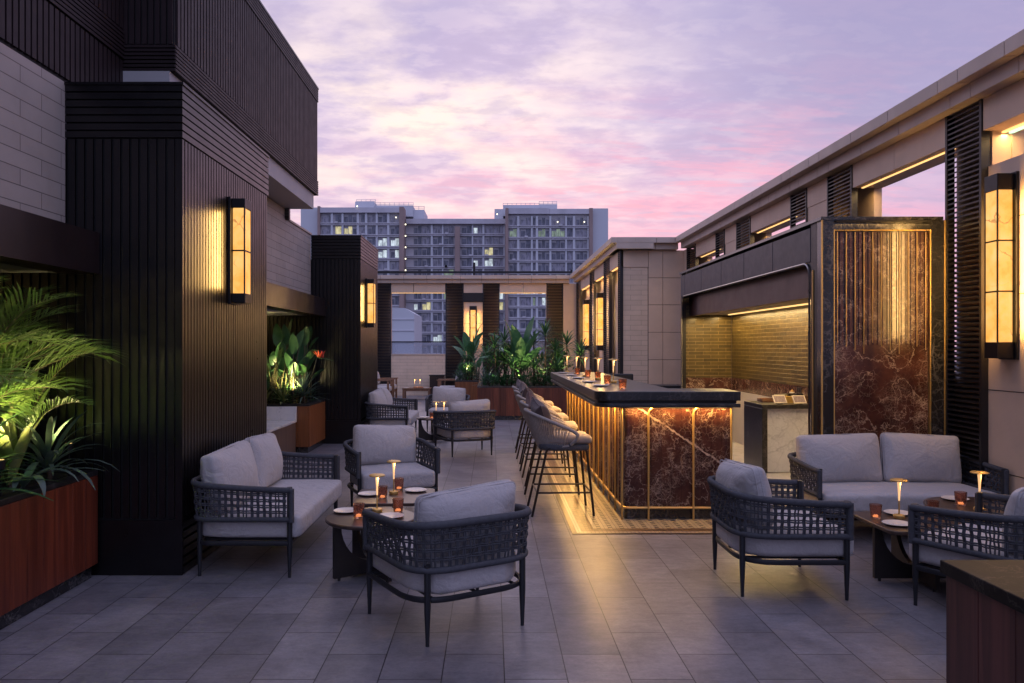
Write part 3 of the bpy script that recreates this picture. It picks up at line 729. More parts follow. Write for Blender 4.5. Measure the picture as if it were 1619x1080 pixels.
m = PB(); m.box(3.80, 3.9, 7.131, YN - .006, .1, .898); m.box(XK + .061, 3.799, YN - .006, YN + .08, .1, .898); m.build('cream_wall', M_cream, T, world=True)
area((3.62, 9.75, 2.06), .06, 4.8, 48, (1, .68, .28))
area((3.25, 9.75, 2.04), .06, 4.8, 30, (1, .68, .28))

T = thing('service_counter', 'white marble counter with black edge inside the kitchen niche', 'counter', (3.4, 9.3, .1))
m = MB(); m.box(3.245, 3.798, 9.12, 9.66, .105, .855); m.build('marble_body', M_whitem, T, world=True)
m = MB(); m.box(3.18, 3.798, 9.06, 9.72, .857, .905); m.box(3.18, 3.243, 9.06, 9.72, .101, .856); m.build('black_top', M_blackm_o, T, world=True, bevel=.004)
def menu_stand(x_, y_, rz, label):
    T = thing('menu_stand', label, 'menu stand', (x_, y_, .906), rz, group='tilted menu frames on the kitchen counter')
    mt = Matrix.Translation((0, 0, .055)) @ Matrix.Rotation(R(-35), 4, 'X')
    a = MB(); a.box(-.08, .08, -.006, .004, -.055, .055); a.xform(mt); a.build('frame', M_plate, T, bevel=.002)
    a = MB(); a.box(-.068, .068, -.008, -.0065, -.043, .043); a.xform(mt); a.build('card', plain('menu_card', (.22, .17, .2), .5, var=.3, scale=60), T)
    a = MB(); a.box(-.03, .03, -.02, .05, 0, .012); a.box(-.008, .008, .0, .02, .012, .05); a.build('foot', M_black, T)
menu_stand(3.42, 9.16, R(8), 'left tilted menu frame at the corner of the marble counter')
menu_stand(3.64, 9.13, R(8), 'right tilted menu frame next to the black kitchen post')
T = thing('brass_tray', 'brass box tray behind the menu frames on the marble counter', 'tray', (3.62, 9.42, .906))
m = MB(); m.box(-.14, .13, -.1, .1, 0, .08); m.build('box', M_gold, T, bevel=.005)
m = MB(); m.tube([(-.17, 0, .09), (.12, .05, .10)], .008); m.tube([(-.1, -.06, .09), (.13, .02, .105)], .008); m.build('tongs', M_steel, T, smooth='auto')
m = MB(); m.lathe([(.02, .081), (.05, .085), (.055, .11), (.05, .112), (.045, .09)], 16, (0.03, 0, 0)); m.build('bowl', M_black, T, smooth='auto')
T = thing('serving_jar', 'small pale serving jar at the back of the marble counter', 'jar', (3.74, 9.6, .906))
m = MB(); m.lathe([(.03, 0), (.045, .02), (.045, .09), (.03, .11), (.028, .12)], 18); m.build('body', M_plate, T, smooth='auto')
m = MB(); m.lathe([(.03, .121), (.03, .13), (.008, .135), (.008, .15)], 18); m.build('lid', M_gold, T, smooth='auto')

T = thing('wooden_tray', 'low wooden tray behind the left menu frame on the marble counter', 'tray', (3.45, 9.55, .906))
m = MB(); m.box(-.13, .13, -.09, .09, 0, .012); m.build('base', M_teak, T, bevel=.002)
m = MB(); m.box(-.13, .13, -.095, -.083, .0125, .04); m.box(-.13, .13, .083, .095, .0125, .04); m.box(-.135, -.123, -.08, .08, .0125, .04); m.box(.123, .135, -.08, .08, .0125, .04); m.build('rim', M_teak, T)
T = thing('knife_block', 'black knife block by the cream wall on the marble counter', 'knife block', (3.70, 9.30, .906))
m = MB(); m.box(-.04, .04, -.05, .05, 0, .12); m.build('block', M_black, T, bevel=.006)
m = MB()
for i in range(3): m.box(-.028 + i * .022, -.016 + i * .022, -.03, -.012, .121, .19)
m.build('handles', M_steel, T)
# ================================================================== BAR
T = thing('bar_counter', 'long red marble bar with brass ribs and thick black stone top', 'bar', (1.5, 9.5, 0))
BX, BY, BYE = 1.20, 7.06, 12.25
def outline(x0, x1, xi, y0, yi, ye, r):
    p = rpath([(x0, ye, 0), (x0, y0, 0), (x1, y0, 0)], r, 10)
    return [(q[0], q[1]) for q in p] + [(x1, yi), (xi, yi), (xi, ye)]
m = MB(); m.prism(outline(1.22, 2.19, 1.60, 7.08, 7.42, BYE, .05), .1, 1.03); m.build('marble_body', M_red, T, world=True)
m = MB()
for i in range(30):
    a = 7.2 + i * .17; m.box(1.212, 1.222, a - .03, a + .03, .11, 1.02)
for i in range(10):
    a = 1.30 + i * .092; m.box(a - .018, a + .018, 7.072, 7.082, .11, 1.02)
m.build('marble_flutes', M_red, T, world=True)
m = MB(); m.prism(outline(1.225, 2.185, 1.58, 7.085, 7.40, BYE - .01, .05), .001, .099); m.build('plinth', M_blackm, T, world=True)
m = MB(); m.prism(outline(.945, 2.25, 1.72, 6.96, 7.5, 12.35, .17), 1.096, 1.18); m.build('stone_top', M_blackm_o, T, world=True, bevel=.006)
m = MB(); m.prism(outline(.975, 2.22, 1.70, 6.99, 7.48, 12.33, .16), 1.072, 1.095); m.build('top_recess', M_black, T, world=True)
m = MB(); m.prism(outline(.945, 2.25, 1.72, 6.96, 7.5, 12.35, .17), 1.035, 1.071); m.build('lower_ledge', M_blackm_o, T, world=True, bevel=.006)
for i in range(14):
    y_ = 7.06 + i * .39
    if y_ > 12.2: break
    m = MB(); m.tube(rpath([(1.195, y_, .003), (1.195, y_, 1.034), (1.195, y_ + .16, 1.034)], .10, 6), .0095, 8); m.build('brass_rib', M_gold, T, world=True, smooth='auto')
for x_ in (1.435, 1.846):
    m = MB(); m.tube(rpath([(x_, 7.05, .003), (x_, 7.05, 1.034), (x_ + .16, 7.05, 1.034)], .10, 6), .0095, 8); m.build('brass_rib', M_gold, T, world=True, smooth='auto')
m = MB(); m.tube([(2.195, 7.06, .003), (2.195, 7.06, 1.034)], .0095, 8)
m.build('brass_rib', M_gold, T, world=True, smooth='auto')
m = MB(); m.tube(rpath([(1.20, 12.2, .112), (1.20, 7.055, .112), (2.19, 7.055, .112)], .06, 6), .011, 8); m.build('brass_skirting', M_gold, T, world=True, smooth='auto')
m = PB(); m.box(1.12, 1.135, 7.2, 12.1, 1.028, 1.034); m.box(1.3, 2.15, 7.046, 7.056, 1.028, 1.034); m.build('led_strip', M_led, T, world=True)
area((1.12, 9.65, 1.024), .06, 4.9, 64, (1, .56, .17), (0, R(8), 0))
area((1.70, 7.035, 1.024), .95, .02, 9, (1, .56, .17), (R(0), 0, 0))

T = thing('bench_backrest', 'black upholstered seat back standing behind the far end of the bar', 'bench', (2.4, 14.0, 0))
m = MB(); m.box(1.98, 2.56, 13.9, 13.98, .45, 1.10); m.build('backrest', M_frame, T, world=True, bevel=.02)
m = MB(); m.box(1.98, 2.56, 13.99, 14.5, .38, .47); m.build('seat', M_frame, T, world=True, bevel=.02)
m = MB()
for x_ in (2.0, 2.53):
    for y_ in (13.93, 14.46): m.box(x_ - .015, x_ + .015, y_ - .015, y_ + .015, 0, .38)
m.build('leg_frame', M_frame, T, world=True)
T = thing('side_trolley', 'low black trolley beside the corner wall stone panels', 'trolley', (3.0, 13.5, 0))
m = MB(); m.box(2.84, 3.30, 13.3, 13.75, .86, .92); m.box(2.88, 3.27, 13.33, 13.72, .3, .34); m.build('shelf_board', M_frame, T, world=True, bevel=.01)
m = MB()
for x_ in (2.87, 3.27):
    for y_ in (13.33, 13.72): m.box(x_ - .012, x_ + .012, y_ - .012, y_ + .012, 0, .86)
m.build('leg_frame', M_frame, T, world=True)

# ================================================================== WALL LANTERNS
def lantern(loc, rz, h, w, dep, bays, label, energy):
    """local: wall behind at +Y, body projects toward -Y; loc = centre bottom on the wall"""
    T = thing('wall_lantern', label, 'wall lantern', loc, rz, 'alabaster wall lanterns in dark frames')
    a = MB(); a.box(-w / 2 - .035, w / 2 + .035, -.022, -.001, -.01, h + .01); a.build('back_plate', M_black, T, bevel=.003)
    c_ = .09 * h / 1.0 if h < 1 else .13
    for z0, z1 in ((0, c_), (h - c_, h)):
        a = MB(); a.box(-w / 2 - .006, w / 2 + .006, -dep - .006, -.023, z0, z1); a.build('cap', M_black, T, bevel=.003)
    a = MB(); a.box(-w / 2, w / 2, -dep, -.03, c_ + .001, h - c_ - .001); a.build('alabaster_shade', M_alab, T, bevel=.004)
    a = MB()
    for i in range(1, bays):
        z_ = c_ + (h - 2 * c_) * i / bays
        a.box(-w / 2 - .004, w / 2 + .004, -dep - .004, -.025, z_ - .006, z_ + .006)
    for sx in (-1, 1):
        a.box(sx * w / 2 - .005, sx * w / 2 + .005, -dep - .005, -dep + .005, c_, h - c_)
    a.build('frame_bars', M_black, T)
    for sx in (-1, 1):
        l = area((sx * (w / 2 + .012), -.10, h / 2), .03, h * .74, energy / 2, (1, .58, .18), (0, sx * R(-90), 0), 'lantern_light')
        l.rotation_euler = Matrix(((0, 0, 1), (0, 1, 0), (-1, 0, 0))).to_euler() if sx < 0 else Matrix(((0, 0, -1), (0, 1, 0), (1, 0, 0))).to_euler()
        l.data.size = h * .74; l.data.size_y = .07; l.parent = T
    return T
lantern((-2.138, 6.37, 1.943), R(90), .85, .16, .125, 2, 'lit wall lantern on the dark pavilion beside the near left sofa', 9)
lantern((-2.138, 13.25, 1.92), R(90), .82, .20, .13, 2, 'lit wall lantern on the farther dark slatted pavilion', 8)
lantern((4.18, 6.22, 1.49), R(-90), 1.476, .15, .15, 3, 'tall lit wall lantern at the right beside the black louvre and sofa', 34)
lantern((2.90, 20.0, 1.5), R(-90), 1.48, .26, .17, 3, 'nearer tall lit lantern between louvres on the corner wall return', 24)
lantern((2.90, 22.9, 1.5), R(-90), 1.48, .28, .17, 3, 'farther tall lit lantern between louvres on the corner wall return', 24)
lantern((-.60, 25.30, 1.5), 0, 1.42, .17, .15, 2, 'tall lit lantern between louvres on the back wall above the plants', 11)

# ================================================================== SOFT GOODS
def rbox(hx, hy, hz, r, n=12, puff=.0, wr=.004, seed=0, flatb=False, rear_r=0.0):
    vs = {}; V = []; Fc = []
    def vid(p):
        k = tuple(round(q, 5) for q in p)
        if k not in vs:
            vs[k] = len(V)
            c = [p[0] * hx, p[1] * hy, p[2] * hz]
            inner = [max(-hx + r, min(hx - r, c[0])), max(-hy + r, min(hy - r, c[1])), max(-hz + r, min(hz - r, c[2]))]
            dv = Vector(c) - Vector(inner)
            q = Vector(inner) + (dv.normalized() * r if dv.length > 1e-9 else dv)
            if puff:
                q.z += (1 if p[2] > 0 else (-.2 if flatb else -1)) * abs(p[2]) * puff * (1 - p[0] ** 2) * (1 - p[1] ** 2)
            if rear_r and p[1] < 0:
                lim = hx - rear_r * max(0, (-p[1] - .35) / .65) ** 2
                q.x *= lim / hx
            nz = mnoise.noise(Vector((q.x * 5 + seed, q.y * 5, q.z * 5 + seed * 3)))
            n2 = mnoise.noise(Vector((q.x * 14 - seed, q.y * 14, q.z * 14)))
            q += Vector((0, 0, 1)) * (nz * wr * 1.6 + n2 * wr * .5) * (1 if p[2] > 0 else 0)
            q += Vector((p[0], p[1], 0)) * (nz * wr)
            V.append(q)
        return vs[k]
    for ax in range(3):
        for sg in (-1, 1):
            for i in range(n):
                for j in range(n):
                    def P(a, b):
                        u, v = -1 + 2 * a / n, -1 + 2 * b / n
                        # concentrate samples near edges
                        u = math.copysign(abs(u) ** .75, u); v = math.copysign(abs(v) ** .75, v)
                        p = [0, 0, 0]; p[ax] = sg; p[(ax + 1) % 3] = u; p[(ax + 2) % 3] = v; return tuple(p)
                    q = [vid(P(i, j)), vid(P(i + 1, j)), vid(P(i + 1, j + 1)), vid(P(i, j + 1))]
                    Fc.append(tuple(q if sg > 0 else q[::-1]))
    m = MB(); m.add(V, Fc); return m
def pillow(w, h, tk, seed=0, n=22, edge=.22, wr=.006):
    """pillow standing in XZ plane, thickness along Y, bottom at z=0; welted outline"""
    V = []; Fc = []
    for sd in (-1, 1):
        for j in range(n + 1):
            for i in range(n + 1):
                u, v = -1 + 2 * i / n, -1 + 2 * j / n
                u = math.copysign(abs(u) ** .7, u); v = math.copysign(abs(v) ** .7, v)
                prof = max(0.0, (1 - abs(u) ** 3.2) * (1 - abs(v) ** 3.2)) ** .42
                t_ = tk / 2 * prof
                # edges pull in at mid sides, ears at corners
                pull = .022 * (1 - v * v) * abs(u) ** 3, .03 * (1 - u * u) * abs(v) ** 3
                x_ = u * (w / 2) - math.copysign(pull[0], u); z_ = v * (h / 2) - math.copysign(pull[1], v)
                nz = mnoise.noise(Vector((x_ * 4 + seed * 5, z_ * 4, seed + sd)))
                nr = mnoise.noise(Vector((x_ * 13 + seed, z_ * 9, seed * 2 + sd)))
                rad = abs(mnoise.noise(Vector((math.atan2(v, u) * 2.5, seed, sd)))) * (max(abs(u), abs(v)) ** 4) * .012
                V.append((x_, sd * (t_ + (nz * wr * 1.6 + nr * wr * .6 - rad) * min(1, prof * 1.5)), z_ + h / 2))
    N = n + 1
    for sd in (0, 1):
        for j in range(n):
            for i in range(n):
                a = sd * N * N + j * N + i; q = (a, a + 1, a + N + 1, a + N)
                Fc.append(q if sd == 0 else q[::-1])
    m = MB(); m.add(V, Fc)
    ed = [V[i] for i in range(N)] + [V[j * N + n] for j in range(1, N)] + [V[n * N + i] for i in range(n - 1, -1, -1)] + [V[j * N] for j in range(n - 1, 0, -1)]
    m.tube([(p[0] * 1.003, 0, h / 2 + (p[2] - h / 2) * 1.003) for p in ed], .006, 6, closed=True)
    return m

# ================================================================== ROPE SEATING
def band_path(hw, yf, yb, r):
    return rpath([(-hw, yf, 0), (-hw, yb, 0), (hw, yb, 0), (hw, yf, 0)], r, 14)
def woven_band(T, hw, yf, yb, r, z0=.40, z1=.60, rise=.045, pitch=.044):
    P = resample(band_path(hw, yf, yb, r), .0105)
    n = len(P)
    def nrm(i):
        a = P[min(i + 1, n - 1)] - P[max(i - 1, 0)]; a.normalize(); return Vector((a.y, -a.x, 0)) * -1
    def topz(p): return z1 + rise * max(0.0, min(1.0, (yf - p.y) / (yf - yb))) ** 1.5
    def lean(p, q): return .018 * q * (0.3 + .7 * max(0.0, min(1.0, (yf - p.y) / (yf - yb))))
    cen = Vector((0, (yf + yb) / 2, 0))
    N = []
    for i in range(n):
        v = nrm(i)
        if v.dot(P[i] - cen) < 0: v = -v
        N.append(v)
    # rims, wrapped with rope
    m = MB()
    for zb, rr in ((0, .0185), (1, .0215)):
        fine = resample(P, .0035); nf = len(fine)
        pts = []; rs = []
        for i, p in enumerate(fine):
            j = min(n - 1, int(i / nf * n))
            zz = topz(p) if zb else z0
            pts.append(p + N[j] * lean(p, zb) + Vector((0, 0, zz)))
            rs.append(rr * (1 + .055 * (1 if i % 2 else -1)))
        m.tube(pts, rs, 9)
    for i in (0, n - 1):
        p = P[i]; k = 60
        m.tube([p + Vector((0, 0, z0 - .02 + (topz(p) - z0 + .03) * q / k)) for q in range(k + 1)], [.0205 * (1 + .05 * (1 if q % 2 else -1)) for q in range(k + 1)], 9)
    m.build('wrapped_rim', M_rope, T, smooth=True)
    m = MB()
    step = pitch / .0105; nv = int((n - 1) / step); rows = 4
    zr = [z0 + .030 + (q + .5) * (z1 - z0 - .045) / rows for q in range(rows)]
    for c_ in range(1, nv):
        i0 = c_ * step
        for s_ in (-.62, .62):
            i = int(round(i0 + s_)); i = max(1, min(n - 2, i)); p = P[i]; tz = topz(p)
            sc = (tz - z0) / (z1 - z0)
            pts = []
            zs_ = [z0 + .005] + [z0 + (zr[q] - z0) * sc for q in range(rows)] + [tz - .005]
            for q, zz in enumerate(zs_):
                off = 0 if q in (0, rows + 1) else (.0065 if (c_ + q) % 2 else -.0065)
                pts.append(p + N[i] * (lean(p, (zz - z0) / (tz - z0)) + off) + Vector((0, 0, zz)))
            full = []
            for a, b_ in zip(pts, pts[1:]): full += [a, a.lerp(b_, .5)]
            full.append(pts[-1])
            tg = (P[i + 1] - P[i - 1]).normalized()
            m.tube(full,   .0053, 6, up=tg, cap=False)
    for q in range(rows):
        for dz in (-.0062, .0062):
            pts = []
            for k in range(2, n - 2, 1):
                if k % 2 and True: continue
                p = P[k]; tz = topz(p); sc = (tz - z0) / (z1 - z0); zz = z0 + (zr[q] - z0) * sc
                ph = k / step
                off = -.0065 * math.cos(PI * ph) * (1 if q % 2 else -1)
                jit = .002 * mnoise.noise(Vector((k * .13, q * 3, dz * 100)))
                pts.append(p + N[k] * (lean(p, (zz - z0) / (tz - z0)) + off) + Vector((0, 0, zz + dz * 1.0 + jit)))
            m.tube(pts,   .0053, 6, up=(0, 0, 1), cap=False)
    m.build('woven_rope_panel', M_rope, T, smooth=True)
def leg(T, x_, y_, ztop, rb=.0105, rt=.018):
    m = MB(); m.tube([(x_, y_, 0), (x_, y_, .02), (x_, y_, .2), (x_, y_, ztop)], [rb, rb, rt, rt], 10)
    m.build('leg', M_frame, T, smooth='auto')
def rope_seat(name, label, cat, hw, n_back, loc, rz, group):
    T = thing(name, label, cat, loc, rz, group)
    yf, yb = .33, -.36
    woven_band(T, hw, yf, yb, .24 if n_back == 1 else .15)
    for sx in (-1, 1):
        leg(T, sx * (hw - .015), yf - .015, .62)
    rx = (hw - .085) if n_back == 1 else hw - .05
    for sx in (-1, 1): leg(T, sx * rx, yb + .045, .43)
    m = MB(); pth = band_path(hw - .012, yf - .01, yb + .03, .24 if n_back == 1 else .12)
    m.tube([Vector((p.x, p.y, .235)) for p in pth], .017, 8, flat=.75)
    m.tube([(-hw + .012, yf - .012, .235), (hw - .012, yf - .012, .235)], .017, 8)
    k = 3 if n_back == 1 else 6
    for i in range(k):
        a = -hw + 2 * hw * (i + .5) / k; m.tube([(a, yf - .02, .238), (a, yb + .05, .238)], .010, 6)
    m.build('seat_frame', M_frame, T, smooth='auto')
    m = rbox(hw - .035, .365, .082, .04, 14, .014, .004, seed=n_back * 3.1, flatb=True, rear_r=.16 if n_back == 1 else .06)
    m.xform(Matrix.Translation((0, .02, .338))); m.build('seat_cushion', M_cush, T, smooth=True)
    bw = (2 * hw - .13) / n_back if n_back > 1 else .64
    for i in range(n_back):
        cx_ = (i - (n_back - 1) / 2) * bw
        bx_ = bw / 2 - .004; hz_ = .215 if n_back > 1 else .193; m = rbox(bx_, hz_, .058, .042, 20, .088, .014, seed=i * 1.7 + n_back)
        m.xform(Matrix.Translation((0, 0, hz_)) @ Matrix.Rotation(R(90), 4, 'X'))
        rot = Matrix.Translation((cx_, -.175, .415)) @ Matrix.Rotation(R(10 + 2 * i), 4, 'X') @ Matrix.Rotation(R(-2.5 + 4 * i), 4, 'Y') @ Matrix.Rotation(R(3 - 5 * i), 4, 'Z')
        m.xform(rot); bc = m.build('back_cushion', M_cush, T, smooth=True)
        m = MB()
        for sy in (-1, 1):
            loop = resample(rpath([(0, sy * .017, 0), (bx_, sy * .017, 0), (bx_, sy * .017, 2 * hz_ + .001), (-bx_, sy * .017, 2 * hz_ + .001), (-bx_, sy * .017, 0), (-.001, sy * .017, 0)], .040, 8), .02)[:-1]
            m.tube(loop, .0045, 6, closed=True)
        m.xform(rot); m.build('piping', M_cush, bc, smooth=True)
    return T
GA, GS = 'charcoal rope armchairs with pale cushions', 'two seat rope sofas with pale cushions'
def face(dx, dy): return math.atan2(dy, dx) - PI / 2
A = rope_seat('armchair', 'rope armchair seen from behind in the centre foreground beside the round table', 'armchair', .385, 1, (-.244, 4.50, 0), R(31.1), GA)
copy_tree(A, (1.905, 5.19, 0), R(-90), 'rope armchair in side view between the bar end and the right square table')
copy_tree(A, (-.99, 7.50, 0), face(.387, -.922), 'rope armchair facing the camera behind the near left tables')
copy_tree(A, (3.076, 4.646, 0), R(31.1), 'rope armchair at the right edge behind the black topped planter')
copy_tree(A, (-.387, 11.49, 0), R(19.9), 'rope armchair seen from behind near the far small round table')
copy_tree(A, (-.83, 14.75, 0), R(180), 'rope armchair facing the camera farthest back beside the far small round table')
Sf = rope_seat('sofa', 'rope sofa against the near dark pavilion on the left', 'sofa', .80, 2, (-1.70, 6.08, 0), R(-90), GS)
copy_tree(Sf, (3.385, 6.52, 0), R(180), 'rope sofa in front of the red marble panel at the right').scale = (.94, .97, .97)
copy_tree(Sf, (-1.72, 13.55, 0), R(-90), 'rope sofa beside the farther dark pavilion')

# ================================================================== TABLES
def table(shape, r, h, loc, rz, label):
    T = thing('coffee_table', label, 'coffee table', loc, rz, 'dark low tables with arched board bases')
    m = MB()
    if shape == 'round': m.lathe([(r - .012, h - .028), (r, h - .016), (r, h - .006), (r - .005, h)], 64)
    else:
        hx, hy = r
        p = rpath([(-hx, 0, 0), (-hx, -hy, 0), (hx, -hy, 0), (hx, hy, 0), (-hx, hy, 0), (-hx, .001, 0)], .07, 8); m.prism([(q.x, q.y) for q in p[:-1]], h - .024, h)
    m.build('table_top', M_tabletop, T, bevel=.004, smooth='auto')
    hw = (r if shape == 'round' else r[0]) - .035; ht = h - .03
    for k in range(2):
        m = MB(); n = 16; prof = [(-hw, .02), (hw, .02), (hw, ht)]
        inr = hw - .05
        for i in range(n + 1):
            a = PI * i / n
            prof.append((inr * math.cos(a), ht - (ht - .11) * math.sin(a)))
        prof.append((-hw, ht))
        tk = .014
        # build as strips so the concave outline stays clean
        pts_t = [(inr * math.cos(PI * i / n), ht - (ht - .11) * math.sin(PI * i / n)) for i in range(n + 1)]
        vs = []; fs = []
        for sgn in (-1, 1):
            for (a, b_) in pts_t: vs += [(a, sgn * tk, b_), (a, sgn * tk, .02)]
        M2 = 2 * (n + 1)
        for i in range(n):
            fs.append((2 * i, 2 * i + 2, 2 * i + 3, 2 * i + 1)); fs.append((M2 + 2 * i, M2 + 2 * i + 1, M2 + 2 * i + 3, M2 + 2 * i + 2)); fs.append((2 * i, M2 + 2 * i, M2 + 2 * i + 2, 2 * i + 2)); fs.append((2 * i + 1, 2 * i + 3, M2 + 2 * i + 3, M2 + 2 * i + 1))
        m.add(vs, fs); m.box(-hw, -inr, -tk, tk, .02, ht); m.box(inr, hw, -tk, tk, .02, ht)
        for sx in (-1, 1): m.lathe([(.01, 0), (.01, .02)], 8, (sx * (hw - .04), 0, 0))
        if k: m.xform(Matrix.Rotation(R(90), 4, 'Z'))
        m.build('base_board', M_tablebase, T)
    return T
table('round', .315, .405, (-.835, 5.36, 0), R(35), 'round low table in front of the near left sofa')
table('sq', (.31, .31), .40, (-.76, 6.14, 0), R(4), 'square low table touching the back of the near left round table')
table('sq', (.31, .31), .405, (2.86, 5.22, 0), R(0), 'square low table in front of the right sofa')
table('round', .36, .46, (3.46, 5.45, 0), R(20), 'round low table near the right armchair, higher than its square neighbour')
table('round', .28, .40, (-.98, 12.95, 0), R(10), 'small round low table among the far rope seats')

# ================================================================== TABLEWARE
def lamp_mesh():
    T = thing('table_lamp', '', 'table lamp', (0, 0, 0), 0, 'slim brass table lamps')
    m = MB(); m.lathe([(.036, 0), (.037, .004), (.037, .020), (.034, .024), (.008, .028), (.006, .034)], 28); m.build('base', M_gold, T, smooth='auto')
    m = MB(); m.lathe([(.0052, .034), (.0052, .12)], 14); m.build('lower_stem', M_gold, T, smooth='auto')
    m = MB(); m.lathe([(.0055, .12), (.008, .19), (.013, .252)], 14); m.build('lit_stem', M_shadeglow, T, smooth='auto')
    m = MB(); m.lathe([(.014, .252), (.056, .256), (.058, .262), (.05, .267), (.01, .270)], 32); m.build('shade_disc', M_gold, T, smooth='auto')
    return T
L0 = lamp_mesh(); first = [True]
def place_lamp(x_, y_, z_, label, e=.28):
    if first[0]: o = L0; o.location = (x_, y_, z_); o['label'] = label; first[0] = False
    else: o = copy_tree(L0, (x_, y_, z_), 0, label)
    point((x_ + .025, y_ - .02, z_ + .235), e, (1, .62, .30), .012)
def cup_mesh():
    T = thing('votive_glass', '', 'candle glass', (0, 0, 0), 0, 'amber votive glasses')
    m = MB(); m.lathe([(.001, 0), (.030, 0), (.033, .006), (.041, .095), (.0375, .095), (.030, .012), (.001, .010)], 26, cap=False); m.build('glass', M_cup, T, smooth='auto')
    m = MB(); m.lathe([(.018, .011), (.018, .022), (.012, .026)], 14); m.build('candle', M_wax, T, smooth='auto')
    return T
C0 = cup_mesh(); cfirst = [True]
def place_cup(x_, y_, z_, label):
    if cfirst[0]: C0.location = (x_, y_, z_); C0['label'] = label; cfirst[0] = False; return
    copy_tree(C0, (x_, y_, z_), random.random() * 3, label)
def plate_mesh():
    m = MB(); m.lathe([(.045, 0), (.05, .002), (.088, .011), (.091, .014), (.088, .0155), (.055, .0075), (.0, .006)], 40)
    o = m.build('plate', M_plate, None, smooth='auto'); tag(o, '', 'plate', 'cream side plates'); return o
P0 = plate_mesh(); pfirst = [True]
def place_plate(x_, y_, z_, label):
    if pfirst[0]: P0.location = (x_, y_, z_); P0['label'] = label; pfirst[0] = False; return
    o = P0.copy(); COL.objects.link(o); o.location = (x_, y_, z_); o['label'] = label
e = .001
place_lamp(-.815, 5.50, .405 + e, 'brass table lamp on the near left round table')
place_lamp(-.785, 6.20, .400 + e, 'brass table lamp on the near left square table')
place_lamp(2.80, 5.30, .405 + e, 'brass table lamp on the right square table')
place_lamp(3.34, 5.28, .46 + e, 'brass table lamp on the right round table behind the edge armchair')
place_lamp(-.93, 12.95, .40 + e, 'left brass lamp of two on the far small round table', .25)
place_lamp(-.80, 13.0, .40 + e, 'right brass lamp of two on the far small round table', .25)
place_plate(-1.035, 5.50, .405 + e, 'cream plate at the sofa side of the near left round table')
place_plate(-.695, 5.33, .405 + e, 'cream plate behind the foreground armchair arm on the near left round table')
place_plate(-.975, 6.16, .40 + e, 'cream plate on the left half of the near left square table')
place_plate(-.62, 6.32, .40 + e, 'cream plate at the far right corner of the near left square table')
place_plate(2.68, 5.10, .405 + e, 'cream plate at the near edge of the right square table')
place_plate(2.86, 5.43, .405 + e, 'cream plate behind the lamp on the right square table')
place_plate(3.40, 5.66, .46 + e, 'cream plate on the right round table')
place_plate(-1.12, 12.88, .40 + e, 'cream plate on the far small round table')
place_cup(-.915, 5.32, .405 + e, 'amber glass beside the plate nearest the left sofa on the round table')
place_cup(-.665, 5.50, .405 + e, 'amber glass at the back right of the near left round table')
place_cup(-.85, 6.02, .40 + e, 'amber glass left of the lamp on the near left square table')
place_cup(-.765, 6.39, .40 + e, 'amber glass behind the lamp on the near left square table')
place_cup(2.64, 5.30, .405 + e, 'amber glass at the left edge of the right square table')
place_cup(3.10, 5.42, .405 + e, 'amber glass at the back right of the right square table')
place_cup(3.32, 5.46, .46 + e, 'amber glass in front of the plate on the right round table')
place_cup(-.99, 12.80, .40 + e, 'amber glass on the far small round table')
ZB = 1.181
ordn = ['nearest the bar corner', 'second from the bar corner', 'third from the bar corner', 'fourth from the bar corner', 'at the far end of the bar']
for i, (lx, ly) in enumerate(((1.357, 8.59), (1.305, 9.44), (1.262, 10.4), (1.25, 11.35), (1.19, 12.15))): place_lamp(lx, ly, ZB, 'brass table lamp on the bar top, ' + ordn[i], .32)
for i, (lx, ly) in enumerate(((1.253, 7.35), (1.255, 8.33), (1.306, 9.45), (1.29, 10.3), (1.255, 11.24))): place_cup(lx, ly + .02, ZB, 'amber glass on the bar top, ' + ordn[i])
for i, (lx, ly) in enumerate(((1.11, 7.87), (1.10, 8.72), (1.10, 9.78), (1.10, 10.75), (1.10, 11.8))): place_plate(lx, ly, ZB, 'cream plate on the bar top, ' + ordn[i])

